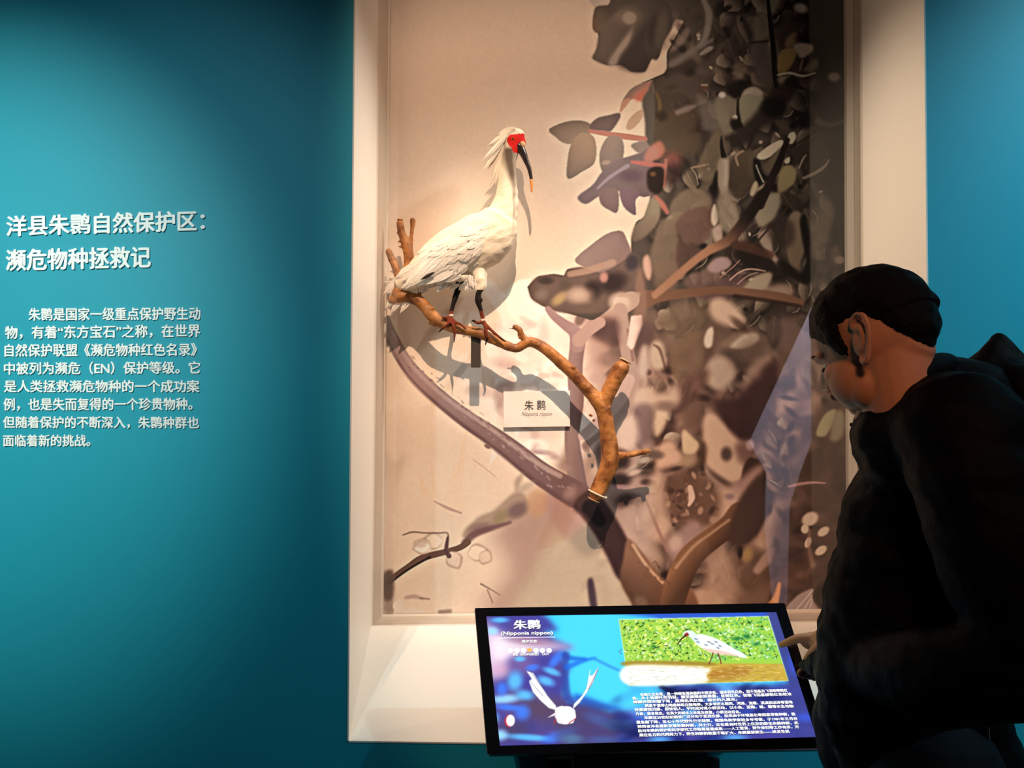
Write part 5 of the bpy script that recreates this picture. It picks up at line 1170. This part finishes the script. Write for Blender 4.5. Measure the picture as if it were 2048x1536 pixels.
M_shell = mat('satin black screen housing', (0.012, 0.012, 0.014), 0.35, 0.4)
M_rim = mat('brushed grey rim', (0.40, 0.38, 0.36), 0.35, 0.5, metal=.6)
bm = bmesh.new(); add_slab(bm, [oTL, oTR, oBR, oBL], -kn*0.03)
obj('housing', bm, M_shell, kiosk, bevel=.004)
def inset(p, k): return p
# bezel ring around the picture
iTL, iTR, iBL, iBR = PK(973, 1233.5), PK(1552, 1225), PK(1000, 1492), PK(1632, 1474.5)
bm = bmesh.new()
O = [oTL, oTR, oBR, oBL]; I = [iTL, iTR, iBR, iBL]
for lift in (0.0002, 0.0030):
    pass
vo = [bm.verts.new(p+kn*.0030) for p in O]; vi = [bm.verts.new(p+kn*.0030) for p in I]
wo = [bm.verts.new(p+kn*.0004) for p in O]; wi = [bm.verts.new(p+kn*.0004) for p in I]
for i in range(4):
    j = (i+1) % 4
    bm.faces.new((vo[i], vo[j], vi[j], vi[i])); bm.faces.new((vo[i], wo[i], wo[j], vo[j])); bm.faces.new((vi[i], vi[j], wi[j], wi[i])); bm.faces.new((wo[i], wi[i], wi[j], wo[j]))
obj('bezel', bm, M_bezel, kiosk)
bm = bmesh.new()
def rim(a, b):
    d = (b-a).normalized(); add_tube(bm, [a+d*.004-kn*.002, b-d*.004-kn*.002], [.0016, .0016], 8, 1)
rim(oTL, oBL); rim(oBL, oBR)
tag(obj('edge_strip', bm, M_rim, kiosk), 'thin grey metal edge strip')
s_me, s_co = grid_mesh('display', iBL+kn*.002, iBR+kn*.002, iTR+kn*.002, iTL+kn*.002, 560, 260)
_x, _y = project_np(s_co)
_lin = srgb2lin(paint_screen().sample(_x, _y)); color_attr(s_me, _lin)
M_disp = attr_mat('lit display picture', 0.12, emission=1.3, spec=.3)
display = link('display', s_me, M_disp, kiosk)
M_stext = mat('lit white screen lettering', (0.02, 0.02, 0.02), 0.3, 0.2, emis=(1, 1, 1), estr=1.4)
M_shade = mat('dark screen lettering edge', (0.004, 0.004, 0.01), 0.4, 0.2)
PKt = lambda px, py: PK(px, py, .0032)
def scr(name, s, S, E, U, off=0.0):
    # dark drop edge under the white glyphs
    o2 = text_line(name+'_shadow', s, lambda x, y: PK(x+.8, y+1.2, .0026), S, E, U, M_shade, display, off+.012, lift=.0)
    return text_line(name, s, PKt, S, E, U, M_stext, display, off, lift=.0002)
scr('title', '朱鹮', (1027, 1259), (1081, 1258), (1027, 1240), .03)
scr('latin_title', '(Nipponia nippon)', (1002, 1272), (1106, 1271), (1002, 1263), .025)
scr('status_heading', '保护状态', (1043, 1286), (1074, 1285.5), (1043, 1280), .02)
bm = bmesh.new()
for x in (1021, 1034, 1047, 1072, 1085, 1098):
    c = PK(x, 1301, .0032); a = PK(x+5.6, 1301, .0032)-c; b = PK(x, 1296, .0032)-c
    ring = [bm.verts.new(c+a*math.cos(t)+b*math.sin(t)) for t in np.linspace(0, 2*math.pi, 17)[:-1]]; bm.faces.new(ring)
obj('status_badges', bm, M_stext, display)
scr('status_line', '濒危（ENDANGERED）  IUCN', (1026, 1312), (1097, 1311), (1026, 1306), .02)
para = ['    朱鹮又名朱鹭，是一种稀有而美丽的中型涉禽，通体羽毛白色，羽干羽基及飞羽略带粉红',
        '色，头上有柳叶形羽冠，额至面颊皮肤裸露，呈鲜红色，初级飞羽基部粉红色较浓',
        '嘴细长而末端下弯，黑褐色具红端，腿长约九厘米。',
        '    栖息于温带山地森林和丘陵地带，大多邻近水稻田、河滩、池塘、溪流和沼泽等湿地',
        '性孤僻而沉静，胆怯怕人，平时成对或小群活动，以小鱼、泥鳅、蛙、螺等水生动物',
        '为食，兼食昆虫，在高大的树木上休息及夜宿，小群活动觅食。',
        '    朱鹮在20世纪初期曾广泛分布于亚洲东部，后来由于环境恶化等因素导致种群，数',
        '量急剧下降，至七十年代野外已无踪影，我国鸟类学家经多年考察，于1981年五月在',
        '陕西省洋县重新发现朱鹮种群，共七只，这也是当时世界上仅存的野生朱鹮种群，此',
        '后对朱鹮的保护和科学研究工作取得显著成果——人工繁育、野外放归等工作有序，开',
        '展在各方的共同努力下，野生种群的数量不断扩大，朱鹮重获新生——焕发生机']
LN = [((1281, 1393), (1576, 1384)), ((1265, 1400), (1584, 1391.5)), ((1267, 1407.5), (1475, 1402)), ((1290, 1415), (1586, 1407.5)), ((1270, 1423), (1588, 1415.5)), ((1272, 1431), (1482, 1427)), ((1289, 1439), (1592, 1431.5)), ((1273, 1448), (1596, 1440.5)), ((1276, 1456.5), (1598, 1449)), ((1276, 1465), (1599, 1457)), ((1279, 1473.5), (1580, 1466))]
for s_, (S, E) in zip(para, LN):
    scr('body_text', s_.strip(), S, E, (S[0]-1.2, S[1]-6.6), .035)
# support: neck from the housing back to the wall below the case, with a wall plate
bm = bmesh.new()
mid = (oTL+oTR+oBL+oBR)/4-kn*.03
hw = .16
a = [Vector((mid.x-hw, mid.y-.02, mid.z-.10)), Vector((mid.x+hw, mid.y-.02, mid.z-.10)), Vector((mid.x+hw, mid.y+.02, mid.z-.02)), Vector((mid.x-hw, mid.y+.02, mid.z-.02))]
b = [Vector((mid.x-hw, D1-.0005, .30)), Vector((mid.x+hw, D1-.0005, .30)), Vector((mid.x+hw, D1-.0005, .52)), Vector((mid.x-hw, D1-.0005, .52))]
add_hexa(bm, a, b); obj('support_arm', bm, M_shell, kiosk)
bm = bmesh.new(); add_box(bm, (mid.x-.22, D1-.012, .26), (mid.x+.22, D1-.0003, .55)); obj('wall_plate', bm, M_shell, kiosk, bevel=.002)
# ---------------------------------------------------------------- visitor at the screen
YM = 1.27
def PM(px, py, y=YM): return P(px, py, y)
M_skin = mat('warm skin', (0.50, 0.25, 0.155), 0.5, 0.35, bump=.05, bscale=260, var=.10, vscale=30, sss=.08)
M_hair = mat('black hair', (0.0025, 0.002, 0.0018), 0.6, 0.10, bump=.5, bscale=240)
M_jacket = mat('black padded jacket cloth', (0.0008, 0.0010, 0.0014), 0.65, 0.08, bump=.25, bscale=60)
M_trouser = mat('dark navy denim', (0.0025, 0.0035, 0.007), 0.75, 0.2, bump=.2, bscale=300)
M_shoe = mat('black leather shoe', (0.012, 0.011, 0.011), 0.4, 0.4)
M_shirt = mat('pale grey shirt', (0.55, 0.52, 0.50), 0.8, 0.2)
M_metal = mat('steel snap', (0.6, 0.6, 0.62), 0.25, 0.5, metal=1.0)
man = thing('person', 'person with short black hair in a black hooded jacket, head bowed, pointing at the touchscreen', 'person', Vector((0.68, 1.29, 0)))

TH, BE = math.radians(57), math.radians(30)
d0 = Vector((-math.cos(TH), math.sin(TH), 0)); hl = Vector((-math.sin(TH), -math.cos(TH), 0))
hf = d0*math.cos(BE)-Vector((0, 0, 1))*math.sin(BE); hu = Vector((0, 0, 1))*math.cos(BE)+d0*math.sin(BE)
HC = PM(1749, 676, 1.25)
HR = Matrix((hf, hl, hu)).transposed()          # local (f, l, u) -> world
def H(f, l, u): return HC+hf*f+hl*l+hu*u
bm = bmesh.new()
def hb(f, l, u, rf_, rl, ru): add_ball(bm, H(f, l, u), (rf_, rl, ru), HR, 24, 16)
hb(-.004, 0, .012, .094, .075, .094)      # cranium
hb(.034, 0, .018, .060, .064, .068)       # forehead
hb(.040, 0, -.040, .052, .058, .068)      # mid face
hb(.024, 0, -.080, .054, .055, .044)      # jaw
hb(.072, 0, -.106, .024, .025, .020)      # chin
for s_ in (1, -1):
    hb(.060, s_*.040, -.030, .026, .022, .022)     # cheekbone
    add_tube(bm, [H(.085, s_*.012, .010), H(.082, s_*.034, .014), H(.068, s_*.050, .008)], [.010, .011, .008], 12)
    hb(.046, s_*.032, -.052, .044, .036, .052); hb(.034, s_*.040, -.072, .034, .026, .036)
    hb(.104, s_*.011, -.048, .010, .008, .008)     # nostril wing
    hb(.030, s_*.050, -.070, .030, .010, .022)     # jaw corner
add_tube(bm, [H(.090, 0, .004), H(.102, 0, -.016), H(.109, 0, -.040), H(.102, 0, -.050)], [.008, .009, .0115, .009], 14)
add_tube(bm, [H(.086, -.022, -.074), H(.095, 0, -.071), H(.086, .022, -.074)], [.004, .0075, .004], 10)
add_tube(bm, [H(.083, -.018, -.083), H(.091, 0, -.084), H(.083, .018, -.083)], [.004, .0075, .004], 10)
# ears: curled rim, inner fold and lobe
for s_ in (1, -1):
    eo = H(-.008, s_*.077, -.022); ea = (hf*-.95+hl*s_*.26).normalized(); eu = (hu*.96-hf*.20).normalized(); ef = ea
    rim_ = [(.000, .026), (.006, .034), (.017, .035), (.026, .027), (.028, .012), (.024, -.004), (.017, -.018), (.010, -.028), (.003, -.030), (-.001, -.022)]
    add_tube(bm, [eo+ef*a*1.2+eu*b*1.1 for a, b in rim_], [.0042, .0044, .0046, .0046, .0046, .0044, .0046, .0056, .0050, .004], 10, 3)
    add_tube(bm, [eo+ef*a+eu*b for a, b in ((.004, .020), (.014, .020), (.017, .006), (.011, -.008), (.005, -.014))], [.003, .0036, .004, .004, .003], 8, 3)
    q = Matrix((ef, ef.cross(eu), eu)).transposed()
    add_ball(bm, eo+ef*.011+eu*.004-hl*s_*.004, (.018, .0034, .030), q, 18, 10)
    add_ball(bm, eo+ef*.002-hl*s_*.006, (.012, .010, .022), q, 14, 10)
# neck and the body beneath the clothes
NB = PM(1832, 858, 1.22)
add_tube(bm, [H(-.026, 0, -.035), PM(1788, 712, 1.222), PM(1802, 790, 1.215), NB], [.056, .056, .058, .085], 20)
CH = PM(1870, 1010, 1.27); PE = Vector((.685, 1.28, .90))
add_tube(bm, [NB, CH, (CH+PE)/2, PE], [.085, .105, .100, .088], 18)
SL, EL_, WL = PM(1918, 858, 1.13), PM(2046, 1296, 1.03), PM(1668, 1332, 1.40)
SR, ER, WR = Vector((.80, 1.46, 1.36)), Vector((.875, 1.60, 1.11)), P(1672, 1284, 1.775)
add_tube(bm, [NB, SL], [.07, .05], 14); add_tube(bm, [NB, SR], [.07, .05], 14)
add_tube(bm, [SL, (SL+EL_)/2, EL_, PM(1850, 1338, 1.12), WL], [.050, .044, .038, .036, .027], 14)
add_tube(bm, [SR, (SR+ER)/2, ER, (ER+WR)/2, WR], [.050, .044, .036, .034, .026], 14)
LEGS = [[Vector((.655, 1.20, .88)), Vector((.650, 1.19, .48)), Vector((.70, 1.18, .09))], [Vector((.675, 1.40, .88)), Vector((.650, 1.41, .48)), Vector((.685, 1.41, .09))]]
for L in LEGS: add_tube(bm, L, [.085, .055, .038], 14)
for L in LEGS: add_tube(bm, [L[2]+Vector((.02, 0, -.03)), L[2]+Vector((-.15, .01, -.055))], [.034, .026], 12)
# right hand: index finger reaches the glass, the rest curl under, thumb hangs down
tip = PK(1560, 1292)+kn*.007
K1 = P(1624, 1276, 1.815)
add_tube(bm, [WR, P(1655, 1280, 1.79), P(1636, 1279, 1.81)], [.026, .028, .021], 16)
add_ball(bm, P(1642, 1283, 1.815), (.030, .034, .022))
def lp(a, b, t): return a*(1-t)+b*t
add_tube(bm, [P(1640, 1277, 1.80), K1, lp(K1, tip, .42)+Vector((0, 0, .006)), lp(K1, tip, .75)+Vector((0, 0, .003)), tip], [.0125, .0125, .0110, .0094, .0072], 14, 5)
for i, (yy, dx) in enumerate(((1.842, 0), (1.862, 3), (1.880, 6))):
    add_tube(bm, [P(1636+dx, 1273, yy), P(1616+dx, 1274, yy), P(1608+dx, 1283, yy-.004), P(1617+dx, 1292, yy-.010), P(1630+dx, 1292, yy-.010)], [.0115, .0108, .0098-.0006*i, .0088-.0006*i, .0078-.0006*i], 12, 4)
add_tube(bm, [P(1660, 1288, 1.775), P(1640, 1296, 1.775), P(1626, 1305, 1.785), P(1613, 1319, 1.79)], [.017, .0150, .0115, .0085], 14, 4)
# left hand mostly inside the cuff, fingers below it
add_tube(bm, [WL, PM(1642, 1336, 1.50), PM(1622, 1338, 1.57)], [.024, .017, .012], 14)
for i, (a, b, c) in enumerate((((1628, 1338), (1612, 1341), (1601, 1347)), ((1632, 1340), (1618, 1346), (1608, 1351)), ((1636, 1340), (1626, 1348), (1618, 1353)), ((1640, 1340), (1634, 1350), (1627, 1356)))):
    yy = 1.585+.016*i
    add_tube(bm, [P(*a, yy), P(*b, yy), P(*c, yy)], [.0095, .0092, .0088-.0005*i], 12, 4)
add_tube(bm, [PM(1642, 1336, 1.52), PM(1624, 1334, 1.56), PM(1612, 1336, 1.585)], [.010, .009, .008], 12, 4)
skin = fuse(bm, 0.0030, 3)
link('body', skin, M_skin, man, True)

# hair grown from the head surface
v = verts_np(skin); nn = normals_np(skin)
loc = (v-np.array(HC)) @ np.array([[*hf], [*hl], [*hu]]).T
f_, l_, u_ = loc[:, 0], loc[:, 1], loc[:, 2]
gx = np.array([-.14, -.104, -.088, -.070, -.054, -.034, .004, .010, .016, .028, .034, .052, .066, .084, .13])
gy = np.array([-.112, -.108, -.098, -.066, -.012, .021, .024, -.014, -.024, -.022, -.002, .024, .040, .052, .060])
lim = np.interp(f_, gx, gy)
ear = (np.hypot(f_+.012, u_+.022) < .047) & (np.abs(l_) > .079)
near = (np.sqrt(f_**2+l_**2+u_**2) < .16) & ~ear
dist = u_-lim+np.array([mnoise.noise(Vector(q)*90) for q in v])*.004
hm = near & (dist > 0)
tri = [tuple(p.vertices) for p in skin.polygons]
keep = [t for t in tri if all(hm[i] for i in t)]
idx = sorted({i for t in keep for i in t}); mp = {k: i for i, k in enumerate(idx)}
hi = np.array(idx)
th = .0015+.0120*np.clip(dist[hi]/.055, 0, 1)**.7
th *= np.clip(1.0-.35*(f_[hi] < -.06)*(u_[hi] < .0), .3, 1)
th *= 1+.22*np.array([mnoise.noise(Vector((q[0]*60, q[1]*60, q[2]*60))) for q in v[hi]])
hv = v[hi]+nn[hi]*th[:, None]
n0 = len(hv); faces = [tuple(mp[i] for i in t) for t in keep]
edges = {}
for t in faces:
    for a, b in zip(t, t[1:]+t[:1]): edges[(a, b)] = edges.get((a, b), 0)+1
rimf = [(b, a, a+n0, b+n0) for (a, b) in edges if (b, a) not in edges]
me = bpy.data.meshes.new('hair'); me.from_pydata([tuple(q) for q in hv]+[tuple(q) for q in v[hi]-nn[hi]*.002], [], faces+rimf); me.update()
link('hair', me, M_hair, man, True)
# eyes and spectacles
for s_ in (1, -1):
    bm = bmesh.new(); add_ball(bm, H(.073, s_*.031, -.008), .0115, None, 16, 10); ey = obj('eye', bm, mat('eye white', (.7, .68, .64), .2, .5), man, True)
    bm = bmesh.new(); add_ball(bm, H(.073, s_*.031, -.008)+(hf*.9-hu*.25)*.0090, .0052, None, 12, 8); obj('iris', bm, mat('dark iris', (.02, .012, .008), .1, .6), ey, True)
    bm = bmesh.new(); add_tube(bm, [H(.094, s_*.016, .016), H(.092, s_*.034, .020), H(.080, s_*.050, .014)], [.0028, .0034, .002], 8); obj('eyebrow', bm, M_hair, man, True)
for s_ in (1, -1):
    bm = bmesh.new(); add_tube(bm, [H(.080, s_*.020, -.006), H(.0885, s_*.032, -.009), H(.078, s_*.044, -.010)], [.0012, .0026, .0012], 8)
    obj('eyelashes', bm, M_hair, man, True)

# jacket
bm = bmesh.new()
front = [(1864, 880, .094), (1866, 915, .103), (1864, 960, .112), (1838, 1050, .120), (1828, 1100, .120), (1815, 1170, .121), (1802, 1230, .122), (1790, 1330, .122), (1792, 1430, .122)]
add_tube(bm, [PM(a, b, 1.28) for a, b, r in front], [r for a, b, r in front], 22)
add_tube(bm, [PM(1905, 850, 1.26), PM(1935, 960, 1.26), PM(1940, 1100, 1.26), PM(1915, 1250, 1.27), PM(1868, 1375, 1.28)], [.120, .135, .140, .128, .105], 22)
add_tube(bm, [PM(1880, 1330, 1.26), PM(1886, 1440, 1.27), PM(1898, 1510, 1.27)], [.090, .098, .110], 20)
add_tube(bm, [PM(1870, 880, 1.28), PM(1880, 1000, 1.36), PM(1860, 1200, 1.38), PM(1850, 1400, 1.38)], [.11, .125, .125, .115], 20)
add_tube(bm, [NB+Vector((0, 0, -.02)), SR], [.10, .070], 16); add_tube(bm, [NB+Vector((.04, 0, -.02)), SL], [.11, .090], 16)
add_tube(bm, [SL, PM(1985, 1060, 1.06), EL_, PM(1930, 1350, 1.06), PM(1820, 1345, 1.14), PM(1730, 1338, 1.27), PM(1676, 1334, 1.40), PM(1642, 1333, 1.50), PM(1608, 1329, 1.58)], [.092, .082, .072, .066, .060, .052, .038, .0255, .0115], 18)
add_tube(bm, [SR, (SR+ER)/2, ER, (ER+WR)/2, lp(ER, WR, .9)], [.072, .070, .064, .056, .042], 18)
add_ball(bm, PM(1738, 914, 1.30), (.013, .03, .014))
add_ball(bm, PM(1770, 890, 1.29), (.030, .05, .045)); add_ball(bm, PM(1770, 930, 1.29), (.030, .05, .04))
jk = fuse(bm, 0.0062, 5)
v = verts_np(jk); nn = normals_np(jk)
wr = np.array([mnoise.noise(Vector((q[0]*9, q[1]*9, q[2]*26)))*.007+mnoise.noise(Vector((q[0]*30+q[2]*30, q[1]*30, q[2]*40)))*.003 for q in v])
qa = np.clip(1-np.hypot(v[:, 0]-.56, v[:, 1]-1.42)/.14, 0, 1)
wr += qa*.006*np.sin(v[:, 1]*150+v[:, 2]*60)
set_verts(jk, v+nn*wr[:, None])
jacket = link('jacket', jk, M_jacket, man, True)
# standing collar
bm = bmesh.new()
ring = [(1722, 856, 1.315), (1752, 820, 1.25), (1788, 789, 1.20), (1838, 754, 1.19), (1882, 733, 1.22), (1900, 742, 1.29), (1878, 748, 1.36), (1820, 790, 1.40), (1760, 832, 1.38), (1728, 850, 1.34)]
add_tube(bm, [PM(a, b, y) for a, b, y in ring]+[PM(*ring[0])], [.013, .020, .025, .025, .023, .023, .023, .023, .020, .016, .013], 14, 4)
add_tube(bm, [PM(1724, 855, 1.31), PM(1699, 849, 1.325)], [.013, .003], 12)
add_tube(bm, [PM(1774, 862, 1.24), PM(1810, 835, 1.20), PM(1855, 800, 1.19), PM(1890, 780, 1.23)], [.022, .032, .034, .030], 14)
me = fuse(bm, .004, 3); link('collar', me, M_jacket, jacket, True)
# hood folded on the back
bm = bmesh.new()
add_tube(bm, [PM(1960, 800, 1.27), PM(1984, 755, 1.27), PM(1994, 712, 1.27), PM(1999, 680, 1.275)], [.075, .056, .032, .014], 16)
add_tube(bm, [PM(1999, 684, 1.275), PM(2022, 735, 1.26), PM(2045, 800, 1.25), PM(2060, 880, 1.24)], [.014, .030, .045, .05], 16)
add_ball(bm, PM(2010, 800, 1.27), (.07, .12, .07))
hd_ = fuse(bm, .005, 4); v = verts_np(hd_); nn = normals_np(hd_)
set_verts(hd_, v+nn*np.array([mnoise.noise(Vector(q)*40)*.004 for q in v])[:, None]); link('hood', hd_, M_jacket, jacket, True)
bm = bmesh.new(); c = PM(1737, 914, 1.268); add_tube(bm, [c+Vector((.004*math.cos(a), -.001, .005*math.sin(a))) for a in np.linspace(0, 2*math.pi, 13)], [.0009]*13, 6, 1); tag(obj('snap', bm, M_metal, jacket, True), 'small steel snap')
bm = bmesh.new(); add_tube(bm, [PM(1977, 1452, 1.165), PM(1980, 1494, 1.165)], [.0012, .0010], 6, 1); tag(obj('zip_pull', bm, M_metal, jacket, True), 'thin steel zip pull')
# shirt tail showing between cuff and jacket
bm = bmesh.new(); add_tube(bm, [PM(1654, 1350, 1.30), PM(1653, 1366, 1.29), PM(1661, 1384, 1.29)], [.006, .010, .003], 12, 4, flat=((0, 1, 0), .6)); obj('shirt', bm, M_shirt, man, True)
# trousers and shoes
bm = bmesh.new()
add_tube(bm, [PM(1830, 1440, 1.29), Vector((.66, 1.29, .86))], [.115, .120], 20)
add_tube(bm, [PM(1900, 1510, 1.27), Vector((.70, 1.27, .78))], [.095, .10], 20)
add_tube(bm, [PM(1735, 1400, 1.40), PM(1742, 1470, 1.40), LEGS[1][0]+Vector((0, 0, -.1))], [.085, .098, .10], 18)
for L in LEGS: add_tube(bm, [L[0], L[1], L[2]+Vector((0, 0, .01))], [.105, .076, .062], 18)
tr_ = fuse(bm, .0065, 4); v = verts_np(tr_); nn = normals_np(tr_)
set_verts(tr_, v+nn*np.array([mnoise.noise(Vector((q[0]*14, q[1]*14, q[2]*22)))*.005 for q in v])[:, None]); link('trousers', tr_, M_trouser, man, True)
for L in LEGS:
    bm = bmesh.new(); a = L[2]
    add_tube(bm, [a+Vector((.055, 0, -.045)), a+Vector((-.02, 0, -.035)), a+Vector((-.12, .01, -.052)), a+Vector((-.20, .015, -.060))], [.044, .050, .043, .028], 16)
    add_tube(bm, [a+Vector((0, 0, .03)), a+Vector((.005, 0, -.04))], [.046, .050], 14)
    sh = fuse(bm, .005, 3); v = verts_np(sh); v[:, 2] = np.maximum(v[:, 2], .002); set_verts(sh, v); link('shoe', sh, M_shoe, man, True)
